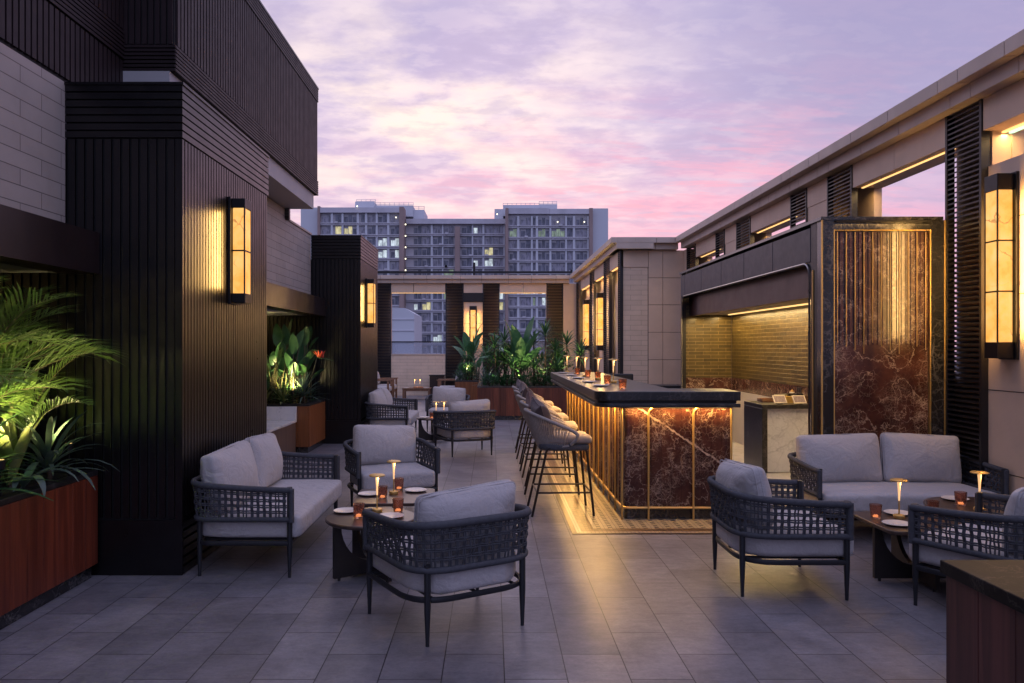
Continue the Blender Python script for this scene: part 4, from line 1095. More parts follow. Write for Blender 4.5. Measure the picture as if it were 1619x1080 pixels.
# ================================================================== BAR STOOLS
def stool():
    T = thing('bar_stool', '', 'bar stool', (0, 0, 0), 0, 'rope back stools lined up along the bar')
    for sx in (-1, 1):
        m = MB()
        m.tube(rpath([(sx * .245, -.29, 0), (sx * .205, -.145, .635), (sx * .205, .225, .635), (sx * .24, .29, 0)], .06, 6), .0115, 8)
        m.build('leg_frame', M_stoolframe, T, smooth='auto')
    m = MB()
    m.tube([(-.231, -.24, .22), (.231, -.24, .22)], .009, 7); m.tube([(-.231, -.24, .22), (-.229, .268, .22)], .009, 7); m.tube([(.231, -.24, .22), (.229, .268, .22)], .009, 7); m.tube([(-.229, .268, .22), (.229, .268, .22)], .009, 7)
    m.build('footrest', M_stoolframe, T, smooth='auto')
    m = MB(); m.tube([(-.2, -.12, .62), (.2, -.12, .62)], .011, 7); m.tube([(-.2, .2, .62), (.2, .2, .62)], .011, 7); m.build('seat_rail', M_stoolframe, T, smooth='auto')
    m = rbox(.225, .235, .035, .03, 8, 0, 0, flatb=True, rear_r=.07); m.xform(Matrix.Translation((0, .02, .640))); m.build('seat_pan', M_rope, T, smooth=True)
    m = rbox(.235, .235, .038, .034, 10, .012, .003, seed=2, rear_r=.08); m.xform(Matrix.Translation((0, .045, .712))); m.build('seat_cushion', M_stoolc, T, smooth=True)
    n = 46; top = []; bot = []
    for i in range(n + 1):
        a = PI * i / n; cxx, s_ = math.cos(a), math.sin(a)
        top.append(Vector((.285 * math.copysign(abs(cxx) ** .8, cxx), .09 - .425 * s_ ** .85, .80 + .175 * s_ ** .8)))
        bot.append(Vector((.215 * math.copysign(abs(cxx) ** .75, cxx), .06 - .27 * s_ ** .8, .655 - .045 * s_)))
    m = MB(); ends = [Vector((.235, .075, .668)), Vector((.275, .125, .72)), Vector((.29, .13, .77))]
    full = ends + top + [Vector((-v.x, v.y, v.z)) for v in reversed(ends)]
    full = resample(full, .004); m.tube(full, [.0165 * (1 + .05 * (1 if i % 2 else -1)) for i in range(len(full))], 8); m.tube(bot, .013, 7); m.build('wrapped_rim', M_ropel, T, smooth=True)
    m = MB()
    for i in range(1, n):
        for dx in (-.3, .3):
            a = max(0, min(n - 1e-6, i + dx)); k = int(a); q = a - k
            m.tube([bot[k].lerp(bot[k + 1], q), (bot[k].lerp(bot[k + 1], q)).lerp(top[k].lerp(top[k + 1], q), .5) + Vector((0, -.012, 0)), top[k].lerp(top[k + 1], q)], .0042, 5, cap=False)
    m.build('rope_back', M_ropel, T, smooth=True)
    return T
st = stool(); ordn2 = ['nearest', 'second', 'third', 'fourth', 'farthest']
ys_ = [7.44, 8.50, 9.60, 10.67, 11.78]
pl = pillow(.34, .34, .15, seed=4, n=16)
pl0 = pl.build('throw_pillow', M_pillow, None, smooth=True); tag(pl0, '', 'pillow', 'dark pillows on the bar stools')
for i, y_ in enumerate(ys_):
    lab = ordn2[i] + ' rope back stool in the row along the bar'
    rz = R(-90 + (2, -3, 1, 3, -2)[i])
    if i == 0: st.location = (.66, y_, 0); st.rotation_euler = (0, 0, rz); st['label'] = lab
    else: copy_tree(st, (.66, y_, 0), rz, lab)
    p = pl0 if i == 0 else pl0.copy()
    if i: COL.objects.link(p)
    if i in (1, 2):
        p.data = p.data if i == 2 else pl0.data.copy()
        if i == 1: p.data.materials.clear(); p.data.materials.append(M_pillowb)
    p['label'] = 'dark pillow leaning on the back of the ' + ordn2[i] + ' bar stool'
    p.rotation_euler = (Matrix.Rotation(R(-90 + (6, -8, 4, -5, 7)[i]), 4, 'Z') @ Matrix.Rotation(R(20), 4, 'X') @ Matrix.Rotation(R((12, 30, -8, 20, 10)[i]), 4, 'Y')).to_euler()
    p.location = (.535, y_ + (.0, .02, -.01, .01, 0)[i], .752)

# ================================================================== TEAK LOUNGE FAR BACK
def teak_chair():
    T = thing('teak_armchair', '', 'teak armchair', (0, 0, 0), 0, 'teak armchairs at the far end')
    for sx in (-1, 1):
        for y_ in (-.32, .32):
            m = MB(); m.box(sx * .36 - .022, sx * .36 + .022, y_ - .03, y_ + .03, 0, .60); m.build('leg', M_teak, T, bevel=.004)
        m = MB(); m.box(sx * .36 - .035, sx * .36 + .035, -.38, .38, .602, .63); m.build('armrest', M_teak, T, bevel=.006)
    m = MB(); m.box(-.34, .34, .28, .31, .20, .27); m.box(-.34, .34, -.31, -.28, .20, .27)
    for sx in (-1, 1): m.box(sx * .345 - .012, sx * .345 + .012, -.28, .28, .20, .27)
    for i in range(5): m.box(-.33, .33, -.25 + i * .12, -.18 + i * .12, .262, .28)
    m.build('seat_frame', M_teak, T)
    m = MB()
    for i in range(7): a = -.3 + i * .1; m.tube([(a, -.3, .28), (a, -.38, .74)], .013, 6)
    m.tube([(-.34, -.385, .75), (.34, -.385, .75)], .02, 8); m.build('back_frame', M_teak, T, smooth='auto')
    m = rbox(.33, .33, .07, .035, 8, .012, .004, flatb=True); m.xform(Matrix.Translation((0, .02, .355))); m.build('seat_cushion', M_cushl, T, smooth=True)
    m = pillow(.56, .46, .18, seed=9, n=14); m.xform(Matrix.Translation((0, -.20, .42)) @ Matrix.Rotation(R(12), 4, 'X')); m.build('back_cushion', M_cushl, T, smooth=True)
    return T
tk = teak_chair(); tk.location = (-3.30, 22.6, 0); tk.rotation_euler = (0, 0, R(-90)); tk['label'] = 'nearer teak armchair beside the far pavilion, facing the teak table'
copy_tree(tk, (-3.30, 23.8, 0), R(-90), 'farther teak armchair on the left of the teak table by the back wall')
copy_tree(tk, (-1.22, 22.9, 0), R(90), 'teak armchair on the right of the teak table, beside the corner plants')
T = thing('teak_table', 'low teak table with candles and snacks in front of the back wall', 'table', (-2.24, 23.2, 0))
m = MB()
for i in range(6): m.box(-.42, .42, -.30 + i * .1, -.21 + i * .1, .33, .355)
m.build('table_top', M_teak, T)
for sx in (-1, 1):
    for sy in (-1, 1):
        m = MB(); m.box(sx * .38 - .025, sx * .38 + .025, sy * .26 - .025, sy * .26 + .025, 0, .328); m.build('leg', M_teak, T)
m = MB(); m.box(-.355, .355, .245, .275, .27, .325); m.box(-.355, .355, -.275, -.245, .27, .325); m.build('apron', M_teak, T)
for i, (dx, hh) in enumerate(((-.07, .22), (.09, .27))):
    place_lamp(-2.24 + dx, 23.2, .356, ('left' if i == 0 else 'right') + ' brass lamp of two on the teak table by the back wall', .35)
T = thing('serving_board', 'round serving board with orange snacks on the teak table', 'board', (-2.2, 23.1, .356))
m = MB(); m.lathe([(.17, 0), (.175, .008), (.17, .015)], 28); m.build('board', M_teak, T, smooth='auto')
m = MB()
for i in range(16):
    a = i * 2.4; r_ = .03 + .008 * i; m.lathe([(.004, 0), (.022, .006), (.022, .02), (.004, .03)], 8, (r_ * math.cos(a), r_ * math.sin(a), .016))
m.build('snacks', plain('orange_snacks', (.5, .17, .05), .5), T, smooth='auto')
for i, sx in enumerate((-1, 1)):
    place_plate(-2.24 + sx * .30, 23.05, .356, ('left' if sx < 0 else 'right') + ' cream plate on the teak table by the back wall')
T = thing('storage_cabinet', 'small dark cabinet standing against the low back wall', 'cabinet', (-1.75, 24.9, 0))
m = MB(); m.box(-.23, .23, -.2, .2, .02, .66); m.build('body', M_fascia, T, bevel=.004)
m = MB(); m.box(-.25, .25, -.22, .21, .661, .69); m.build('top', M_black, T, bevel=.003)
for sx in (-1, 1):
    m = MB(); m.box(sx * .115 - .105, sx * .115 + .105, -.218, -.202, .05, .63); m.build('door', M_fascia, T, bevel=.003)

# left white marble bench unit
T = thing('side_counter', 'white marble topped counter with brown wood base beside the left planter', 'counter', (-3.2, 9.6, 0))
m = MB(); m.box(-3.88, -2.905, 7.43, 11.45, .002, .465); m.build('wood_base', M_benchwood, T, world=True)
m = MB(); m.box(-3.89, -2.89, 7.42, 11.46, .466, .50); m.build('marble_top', M_whitem, T, world=True, bevel=.003)
m = PB(); m.box(-3.89, -2.89, 11.40, 11.465, .501, .70); m.box(-3.3, -2.89, 9.0, 9.05, .501, .64); m.build('marble_upstand', M_whitem, T, world=True, bevel=.003)
m = MB(); m.box(-2.904, -2.898, 10.2, 10.42, .10, .26); m.build('vent_plate', M_black, T, world=True)
# ================================================================== PLANTERS
M_darkstone = marble('brown_black_stone', (.008, .007, .007), (.016, .013, .012), (.10, .085, .075), 4.0, .62, .5)
M_darkstone.node_tree.nodes['Principled BSDF'].inputs['Specular IOR Level'].default_value = .2
M_darkplank = wood('dark_purple_timber', (.060, .020, .017), (.115, .040, .032), 1, .19)
def planter(name, x0, x1, y0, y1, h, mat, label, rim=.035, plank=.16, skin='both', matx=None, soil=True, baseh=.09, ov=.0):
    T = thing(name, label, 'planter', ((x0 + x1) / 2, (y0 + y1) / 2, 0), group='red timber planters with black stone rims')
    m = MB(); m.box(x0 + .03, x1 - .03, y0 + .03, y1 - .03, .002, baseh + .001); m.build('stone_base', M_blackm, T, world=True)
    m = MB(); g_ = .004; tk = .02
    def run(a0, a1):
        n = max(1, int(round((a1 - a0) / plank))); return [(a0 + (a1 - a0) * i / n + g_ / 2, a0 + (a1 - a0) * (i + 1) / n - g_ / 2) for i in range(n)]
    for q0 in (x1 - tk, x0):
        m = MB()
        for a, b_ in run(y0, y1): m.box(q0, q0 + tk, a, b_, baseh + .003, h - rim - .002)
        m.build('side_planks', mat, T, world=True, bevel=.002)
    for q0, q1 in ((y0 - .001, y0 + tk), (y1 - tk, y1 - .002)):
        m = MB()
        for a, b_ in run(x0 + tk + .001, x1 - tk - .001): m.box(a, b_, q0, q1, baseh + .003, h - rim - .002)
        m.build('end_planks', matx or mat, T, world=True, bevel=.002)
    m = MB(); m.box(x0 + tk + .002, x1 - tk - .002, y0 + tk + .002, y1 - tk - .002, baseh + .002, h - rim - .004); m.build('liner', M_joint, T, world=True)
    m = MB(); w_ = .07
    if soil:
        m.box(x0 - ov, x1 + ov, y0 - ov, y0 + w_, h - rim, h); m.box(x0 - ov, x1 + ov, y1 - w_, y1, h - rim, h)
        m.box(x0 - ov, x0 + w_, y0 + w_ + .001, y1 - w_ - .001, h - rim, h); m.box(x1 - w_, x1 + ov, y0 + w_ + .001, y1 - w_ - .001, h - rim, h)
    else: m.box(x0 - ov, x1 + ov, y0 - ov, y1 + ov, h - rim, h)
    m.build('stone_rim', M_blackm_o if soil else M_darkstone, T, world=True, bevel=.004)
    if soil:
        m = MB(); n = 14; vs = []
        for j in range(n + 1):
            for i in range(n + 1):
                vs.append((x0 + w_ + .001 + (x1 - x0 - 2 * w_ - .002) * i / n, y0 + w_ + .001 + (y1 - y0 - 2 * w_ - .002) * j / n, h - .03 + .022 * random.random()))
        m.add(vs, [(j * (n + 1) + i, j * (n + 1) + i + 1, (j + 1) * (n + 1) + i + 1, (j + 1) * (n + 1) + i) for j in range(n) for i in range(n)])
        m.build('soil', M_soil, T, world=True, smooth=True)
    return T
planter('planter', -3.86, -2.71, -1.0, 5.315, .735, M_redwoodY, 'long red timber planter with palms at the left edge', matx=M_redwoodX)
planter('planter', -3.7, -2.71, 11.49, 12.58, .735, M_orangewood, 'small orange timber planter with the red bird flower', matx=M_orangewood)
planter('planter', -.31, 2.15, 16.72, 18.6, .735, M_redwoodY, 'wide red timber planter with banana plant below the back wall', matx=M_redwoodX)
planter('planter', -.93, -.33, 19.6, 23.4, .735, M_orangewood, 'narrow orange timber planter left of the wide far planter', matx=M_orangewood)
planter('planter', 1.66, 2.9, .75, 2.82, .80, M_darkplank, 'dark topped timber planter box in the bottom right corner', rim=.048, matx=M_darkplank, soil=False, ov=.014, plank=.19)

# ================================================================== PLANTS
def blade(m, base, az, el, L, w, droop, n=7, fold=.25, twist=0.0, shape=1.0, wav=0.0):
    """a folded, arching leaf; el = start elevation (rad); droop = total bend (rad)"""
    p = Vector(base); rows = []
    az_ = az
    for i in range(n + 1):
        q = i / n
        e = el - droop * q ** 1.3
        d_ = Vector((math.cos(az_) * math.cos(e), math.sin(az_) * math.cos(e), math.sin(e)))
        side = Vector((-math.sin(az_), math.cos(az_), 0)); upv = side.cross(d_) * -1
        if twist: 
            rm = Matrix.Rotation(twist * q, 3, d_); side = rm @ side; upv = rm @ upv
        ww = w * (math.sin(PI * min(1, (q * .93 + .05)) ** shape) ** .75) / 2
        f_ = ww * fold
        wv = wav * math.sin(q * 19 + az * 5) * ww
        rows.append((p + side * ww + upv * (f_ + wv), p.copy(), p - side * ww + upv * (f_ - wv)))
        p = p + d_ * (L / n)
    vs = [v for r_ in rows for v in r_]
    fs = []
    for i in range(n):
        a = i * 3; fs += [(a, a + 1, a + 4, a + 3), (a + 1, a + 2, a + 5, a + 4)]
    m.add(vs, fs)
    return p
def frond(ml, ms, base, az, el, L, droop, nl, ll, lw, vee=.5):
    p = Vector(base); n = 16; pts = [p.copy()]; dirs = []
    for i in range(n):
        e = el - droop * ((i + .5) / n) ** 1.5
        d_ = Vector((math.cos(az) * math.cos(e), math.sin(az) * math.cos(e), math.sin(e))); dirs.append(d_)
        p = p + d_ * (L / n); pts.append(p.copy())
    ms.tube(pts, [.007 * (1 - .8 * i / n) for i in range(n + 1)], 5)
    side = Vector((-math.sin(az), math.cos(az), 0))
    for k in range(nl):
        q = .2 + .8 * (k + .5) / nl; f_ = q * n; i = min(n - 1, int(f_)); pp = pts[i].lerp(pts[i + 1], f_ - i); d_ = dirs[i]
        upv = side.cross(d_) * -1
        ll_ = ll * math.sin(PI * (.18 + .78 * (q - .2) / .8)) ** .7
        for sg in (-1, 1):
            dd = (d_ * (1.0 + random.uniform(-.15, .15)) + side * sg * .85 + upv * (vee + random.uniform(-.12, .12))).normalized()
            w_ = lw * .8
            wd = d_.cross(dd).normalized().cross(dd).normalized() * w_ / 2
            a = pp; b_ = pp + dd * ll_ * .5 + Vector((0, 0, -.02)) * ll_; c_ = pp + dd * ll_ * .97 + Vector((0, 0, -.22)) * ll_
            ml.add([a - wd * .4, a + wd * .4, b_ + wd, b_ - wd, c_], [(0, 1, 2, 3), (3, 2, 4)])
def palm(loc, nf, H, L, label, spread=1.0, az0=0, mat=None, nl=34, ll=.30):
    T = thing('areca_palm', label, 'palm', loc); ml, ms = MB(), MB()
    for i in range(nf):
        az = az0 + i * 2.4 + random.uniform(-.3, .3); el = R(random.uniform(66, 88)) if i > nf * .35 else R(random.uniform(30, 60))
        bx, by = random.uniform(-.08, .08), random.uniform(-.08, .08)
        h0 = H * random.uniform(.25, .5)
        ms.tube([(bx, by, -.03), (bx * 1.6, by * 1.6, h0)], [.016, .009], 6)
        frond(ml, ms, (bx * 1.6, by * 1.6, h0), az, el, L * random.uniform(.75, 1.05), R(random.uniform(55, 100)) * spread, nl, ll, .0165, .3)
    ms.build('stems', M_stem, T, smooth=True); ml.build('fronds', mat or M_leafy, T)
    return T
def rosette(loc, n, L, w, label, mat, name='strap_leaf_plant', h=0.0, el=(20, 80), droop=(20, 70), cat='plant', fold=.25, stem=M_trunk, group=None):
    T = thing(name, label, cat, loc, group=group); m = MB()
    for i in range(n):
        az = i * 2.39996 + random.uniform(-.2, .2); q = i / n
        e = el[1] - (el[1] - el[0]) * (1 - q) ** .8 if n > 1 else el[1]
        blade(m, (random.uniform(-.02, .02), random.uniform(-.02, .02), h + (.06 * q)), az, R(e + random.uniform(-6, 6)), L * random.uniform(.7, 1.1), w * random.uniform(.8, 1.15), R(random.uniform(*droop)), 6, fold)
    m.build('leaves', mat, T, smooth=True)
    s_ = MB(); s_.tube([(0, 0, -.04), (0.01, 0, h * .5), (0, 0, h + .08)], [.022, .016, .012] if h < .15 else [.02, .014, .012], 7); s_.build('stem', stem, T, smooth=True)
    return T
def broad(loc, n, H, L, w, label, mat=None, name='broad_leaf_plant', az0=0.0, droop=(15, 60), el=(50, 85), stem_h=(.2, .8), cat='plant', shape=.85, wav=.03, fold=.22, spread=.05):
    T = thing(name, label, cat, loc); m, s_ = MB(), MB()
    for i in range(n):
        az = az0 + i * 2.39996; q = (i + .5) / n
        hh = H * (stem_h[0] + (stem_h[1] - stem_h[0]) * q)
        e = R(el[0] + (el[1] - el[0]) * q)
        b0 = Vector((random.uniform(-spread, spread), random.uniform(-spread, spread), -.03))
        b1 = b0 + Vector((math.cos(az) * hh * .18, math.sin(az) * hh * .18, hh))
        s_.tube([b0, b0.lerp(b1, .5) + Vector((0, 0, .02)), b1], [.014, .011, .007], 6)
        blade(m, b1, az, e, L * random.uniform(.8, 1.1), w * random.uniform(.85, 1.1), R(random.uniform(*droop)), 9, fold, random.uniform(-.5, .5), shape, wav)
    m.build('leaves', mat or M_leafb, T, smooth=True); s_.build('stalks', M_stem, T, smooth=True)
    return T
def dracaena(loc, heads, label, mat=M_leafd, L=.42, w=.035, n=38):
    T = thing('dracaena', label, 'plant', loc, group='spiky dracaenas in the far planters'); m, s_ = MB(), MB()
    for (hx, hy, hz) in heads:
        s_.tube([(0, 0, -.04), (hx * .5, hy * .5, hz * .55), (hx, hy, hz)], [.022, .017, .013], 7)
        for i in range(n):
            az = i * 2.39996; q = i / n
            blade(m, (hx, hy, hz - .10 + .14 * q), az, R(-10 + 85 * q + random.uniform(-8, 8)), L * random.uniform(.75, 1.1), w, R(random.uniform(25, 60)), 5, .3)
    m.build('leaves', mat, T, smooth=True); s_.build('stem', M_trunk, T, smooth=True)
def shrub(loc, rx, ry, rz_, n, lw, label, mat, name='low_shrub', group=None):
    T = thing(name, label, 'shrub', loc, group=group); m, s_ = MB(), MB()
    for i in range(n):
        a = random.random() * 2 * PI; u = random.random() ** .5; zz = random.random() ** .7
        k = math.sqrt(max(0, 1 - zz * zz * .8)); p = Vector((rx * u * k * math.cos(a), ry * u * k * math.sin(a), rz_ * zz))
        blade(m, p, a + random.uniform(-.9, .9), R(random.uniform(5, 75)), lw * random.uniform(2.2, 3.6), lw, R(random.uniform(10, 60)), 3, .2)
    for i in range(14):
        a = random.random() * 6.28; s_.tube([(0, 0, -.03), (rx * .5 * math.cos(a), ry * .5 * math.sin(a), rz_ * .7)], .005, 4)
    m.build('leaves', mat, T); s_.build('twigs', M_trunk, T)
Z = .715
random.seed(11)
# left foreground planter
palm((-3.14, 4.72, Z), 30, 1.4, .78, 'large feathery palm under the left canopy lit yellow green', az0=.4, nl=24, ll=.42, spread=.85)
palm((-3.2, 4.15, Z), 26, 1.4, .82, 'feathery palm cut by the left edge of the photo', az0=1.4, nl=24, ll=.42, spread=.85)
T = thing('areca_palm', 'young palm with short fronds arching over the planter end', 'palm', (-3.02, 4.95, Z)); ml, ms = MB(), MB()
for (az, el_, L_, dr) in ((R(-8), 66, .62, 85), (R(25), 80, .85, 60), (R(-70), 70, .6, 80), (R(150), 75, .8, 60)):
    ms.tube([(0, 0, -.03), (0, 0, .20)], .012, 6); frond(ml, ms, (0, 0, .20), az, R(el_), L_, R(dr), 30, .19, .011)
ms.build('stems', M_stem, T, smooth=True); ml.build('fronds', M_leafy, T)
broad((-3.08, 5.0, Z), 6, .65, .62, .17, 'upright broad leaf plant lit yellow behind the young palm', M_leafy, el=(70, 88), droop=(5, 30), stem_h=(.2, .5))
rosette((-2.95, 4.72, Z), 12, .46, .075, 'yellow banded snake plant in the middle of the left planter', M_leafv, 'snake_plant', 0, (66, 86), (2, 14), fold=.35)
rosette((-2.86, 4.98, Z), 34, .46, .036, 'arching strap leaf plant at the end of the left planter', M_leafg, 'strap_leaf_plant', .05, (10, 80), (30, 85))
rosette((-2.90, 4.25, Z), 40, .52, .042, 'dark arching strap leaf plant near the left edge', M_leafd, 'strap_leaf_plant', .06, (12, 80), (30, 80))
rosette((-3.02, 3.75, Z), 40, .55, .045, 'dark strap leaf plant at the very left edge of the photo', M_leafd, 'strap_leaf_plant', .08, (10, 78), (30, 80))
T = thing('variegated_plant', 'white edged leaves hanging over the left planter rim', 'plant', (-2.80, 4.62, Z)); m = MB()
for az, L_, dr in ((R(-35), .34, 150), (R(5), .38, 120), (R(-70), .30, 120), (R(40), .30, 80), (R(100), .28, 60)): blade(m, (0, 0, .02), az, R(50), L_, .05, R(dr), 8, .3)
m.build('leaves', M_leafg, T, smooth=True)
shrub((-3.1, 4.4, Z - .01), .32, .8, .22, 420, .022, 'low dark undergrowth shrub beneath the left palms', M_leafd)
def uplight(loc, tgt, e_, ang, label):
    T = thing('garden_uplight', label, 'uplight', loc, group='small garden uplights between the plants')
    m = MB(); m.tube([(0, 0, -.02), (0, 0, .18)], .006, 6); m.build('stake', M_black, T, smooth='auto')
    m = MB(); m.lathe([(.016, .18), (.024, .19), (.026, .24), (.023, .242)], 14); m.build('housing', M_black, T, smooth='auto')
    m = MB(); m.lathe([(.0, .243), (.020, .2435)], 14, cap=False); m.build('lens', M_led, T)
    spot((loc[0], loc[1], loc[2] + .27), tgt, e_, ang, (1, .80, .34))
uplight((-2.80, 4.40, Z - .02), (-3.2, 4.7, 2.0), 62, 125, 'garden uplight under the large left palm')
uplight((-2.82, 5.15, Z - .02), (-3.25, 4.5, 1.8), 22, 110, 'garden uplight at the end of the left planter')
uplight((-2.9, 3.2, Z - .02), (-3.05, 4.3, 2.1), 70, 75, 'added unseen uplight lighting the soffit of the left canopy')  # added out of view to brighten the canopy soffit
uplight((-3.1, 3.6, Z - .02), (-3.2, 4.3, 2.0), 60, 130, 'garden uplight near the left edge palm')

# small left planter with the red flower
broad((-3.22, 11.95, Z), 30, 1.15, .36, .15, 'canna like broad leaf plant in the orange planter', M_leafb, 'canna_plant', el=(45, 86), droop=(8, 45), stem_h=(.1, .85), spread=.28)
broad((-3.42, 11.8, Z), 14, .85, .32, .13, 'leafy plant at the left end of the orange planter', M_leafb, el=(40, 84), droop=(10, 50), stem_h=(.15, .9), spread=.12)
broad((-2.95, 12.05, Z), 12, 1.05, .36, .14, 'dark broad leaf plant beside the red flower', M_leafd, 'broad_leaf_plant', el=(50, 80), droop=(20, 55), stem_h=(.3, .95))
rosette((-3.45, 11.72, Z), 30, .38, .04, 'yellow green strap plant at the left of the orange planter', M_leafv, 'strap_leaf_plant', 0, (15, 80), (20, 60))
rosette((-3.15, 11.66, Z), 26, .34, .04, 'variegated low plant in the middle of the orange planter', M_leafv, 'strap_leaf_plant', 0, (15, 80), (20, 60))
rosette((-2.86, 11.75, Z), 46, .42, .026, 'silvery grey leaf plant at the right of the orange planter', M_leafg, 'silver_plant', .10, (5, 82), (10, 50))
shrub((-3.1, 11.9, Z), .42, .38, .26, 300, .026, 'low green undergrowth in the orange planter', M_leafd)
T = thing('bird_of_paradise', 'red bird of paradise flower leaning out beside the far pavilion', 'flower', (-2.80, 11.9, Z)); s_, m = MB(), MB()
s_.tube([(0, 0, -.03), (.03, -.02, .4), (.12, -.06, .70)], [.009, .008, .007], 6); s_.build('stalk', M_stem, T, smooth=True)
blade(m, (.10, -.06, .70), R(-8), R(-5), .30, .035, R(12), 6, .8); m.build('bract', M_leafb, T, smooth=True)
m = MB()
for i in range(9): blade(m, (.13 + .012 * i, -.062, .705), R(-170 + 40 * i), R(55 + 5 * (i % 3)), .13, .028, R(15), 4, .4)
m.build('petals', M_flower, T, smooth=True)
uplight((-2.98, 11.57, Z - .02), (-3.12, 12.05, 1.6), 52, 130, 'garden uplight in the orange planter')
uplight((-3.4, 12.2, Z - .02), (-3.3, 11.95, 1.8), 10, 125, 'garden uplight at the back of the orange planter')

# far wide planter
random.seed(5)
broad((.66, 17.6, Z), 15, 1.0, .85, .27, 'tall banana plant with wide blue green leaves in the far planter', M_leafb, 'banana_plant', el=(30, 84), droop=(10, 55), stem_h=(.35, .8), shape=.8, wav=.04, az0=.5)
dracaena((.12, 17.6, Z), [(-.05, 0, .85), (.18, .1, .55)], 'twin headed dracaena left of the banana plant')
dracaena((1.22, 17.5, Z), [(.0, 0, 1.15), (.22, 0, .78)], 'tallest dracaena right of the banana plant')
dracaena((1.72, 17.6, Z), [(0, 0, .92), (-.2, .1, .6)], 'dracaena at the right end of the far planter')
dracaena((.45, 17.2, Z), [(0, 0, .42)], 'short dracaena in front of the banana plant stem', L=.36)
dracaena((.95, 17.1, Z), [(0, 0, .38)], 'short dracaena right of the banana plant stem', L=.36)
dracaena((-.1, 18.2, Z), [(0, 0, .62)], 'short dark dracaena at the back left of the far planter')
dracaena((1.45, 17.1, Z), [(0, 0, .36)], 'short dracaena near the bar end of the far planter', L=.34)
dracaena((.30, 17.9, Z), [(0, 0, 1.0), (.1, -.1, .7)], 'dracaena between the twin headed one and the banana plant')
dracaena((2.0, 17.3, Z), [(0, 0, .7)], 'dracaena at the far right corner next to the bar end')
dracaena((.98, 17.9, Z), [(0, 0, .95)], 'dracaena directly behind the banana leaves on the right')
rosette((-.12, 16.98, Z), 44, .40, .026, 'silvery spiky plant at the left corner of the far planter', M_leafg, 'silver_plant', .02, (0, 80), (5, 40))
rosette((.25, 17.0, Z), 26, .34, .03, 'low spiky green plant near the left of the far planter', M_leafd)
for i in range(6):
    shrub((-.02 + i * .38, 16.98, Z), .24, .2, .22, 260, .028, ['leftmost low shrub along the front of the far planter', 'second low shrub from the left along the far planter front', 'third low shrub from the left along the far planter front', 'fourth low shrub from the left along the far planter front', 'fifth low shrub from the left along the far planter front', 'rightmost low shrub along the front of the far planter'][i], M_leafd if i % 2 else M_leafb, group='low shrubs along the far planter')
for i in range(4):
    shrub((.1 + i * .5, 17.9, Z), .36, .4, .72, 560, .032, ['mid height bush behind the left dracaena', 'mid height bush behind the banana stem', 'mid height bush behind the tallest dracaena', 'mid height bush at the right back of the far planter'][i], M_leafd, 'bush', group='bushes at the back of the far planter')
for i, (ux, uy, ee) in enumerate(((.02, 17.0, 26), (.62, 16.95, 34), (1.15, 16.95, 28), (1.75, 17.0, 28))):
    uplight((ux, uy, Z - .02), (ux, uy + .35, 2.0), ee, 120, ['garden uplight at the left of the far planter', 'garden uplight under the banana plant', 'garden uplight under the tallest dracaena', 'garden uplight at the right of the far planter'][i])
# narrow planter left of it
broad((-.60, 20.6, Z), 9, .95, .62, .22, 'broad leaf plant rising above the narrow orange planter', M_leafb, el=(50, 85), droop=(20, 60), stem_h=(.5, .95))
dracaena((-.52, 20.2, Z), [(.05, 0, .75)], 'dracaena in the narrow orange planter', L=.45)
broad((-.38, 19.9, Z), 6, .6, .3, .14, 'bright green small leaf plant in front of the narrow planter', M_leafb, el=(45, 80), droop=(20, 60), stem_h=(.4, .95))
shrub((-.64, 20.0, Z), .28, .32, .42, 500, .035, 'dense green bush at the front of the narrow planter', M_leafb, 'bush')
shrub((-.62, 20.7, Z), .28, .42, .6, 500, .035, 'dark bush at the middle of the narrow planter', M_leafd, 'bush')
rosette((-.80, 19.85, Z), 26, .36, .03, 'blue green spiky plant at the corner of the narrow planter', M_leafg, 'strap_leaf_plant')
uplight((-.62, 19.85, Z - .02), (-.6, 20.2, 2.0), 12, 125, 'garden uplight in the narrow orange planter')

# ================================================================== APARTMENT TOWER
K = 200 / F
def tx(px): return (px - CX) * K
def tz(py): return HC + (CY - py) * K
M_tw = plain('tower_render_grey', (.48, .45, .48), .85, 0, .10, .12, 0, 1, True)
M_twd = plain('tower_ledge_grey', (.55, .52, .56), .85, 0, .12, .3, 0, 1, True)
M_twp = plain('tower_pale_panel', (.58, .58, .62), .8, 0, .05, .1, 0, 1, True)
M_twb = plain('tower_brown_fin', (.34, .24, .22), .85, 0, .08, .2, 0, 1, True)
M_wf = plain('tower_window_frame', (.36, .34, .36), .6, 0, .1, 1, 0, 1, True)
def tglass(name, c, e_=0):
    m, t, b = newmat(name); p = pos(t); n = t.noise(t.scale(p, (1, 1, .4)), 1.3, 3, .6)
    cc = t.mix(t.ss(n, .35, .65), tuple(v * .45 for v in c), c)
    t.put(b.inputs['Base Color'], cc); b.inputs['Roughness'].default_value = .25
    if e_: t.put(b.inputs['Emission Color'], cc); b.inputs['Emission Strength'].default_value = e_
    return m
GL = [tglass('hazed_dark_glass', (.17, .17, .22)), tglass('hazed_curtained_glass', (.32, .30, .36))]  # glass tones raised and blued in place of distance haze
GLIT = [tglass('lit_window_white', (.75, .85, .80), .65), tglass('lit_window_yellow', (.85, .75, .35), .6), tglass('lit_window_dim_green', (.25, .32, .22), .6)]
T = thing('apartment_tower', 'wide grey apartment block with lit windows standing beyond the terrace', 'building', (0, 200, -45))
ZG = -45; Y0 = 200.0
m = PB()
m.box(tx(506), tx(637), Y0, Y0 + 22, ZG, tz(336)); m.box(tx(637.2), tx(800), Y0 + 4, Y0 + 22, ZG, tz(351)); m.box(tx(800.2), tx(936), Y0, Y0 + 22, ZG, tz(336))
m.build('wall', M_tw, T, world=True)
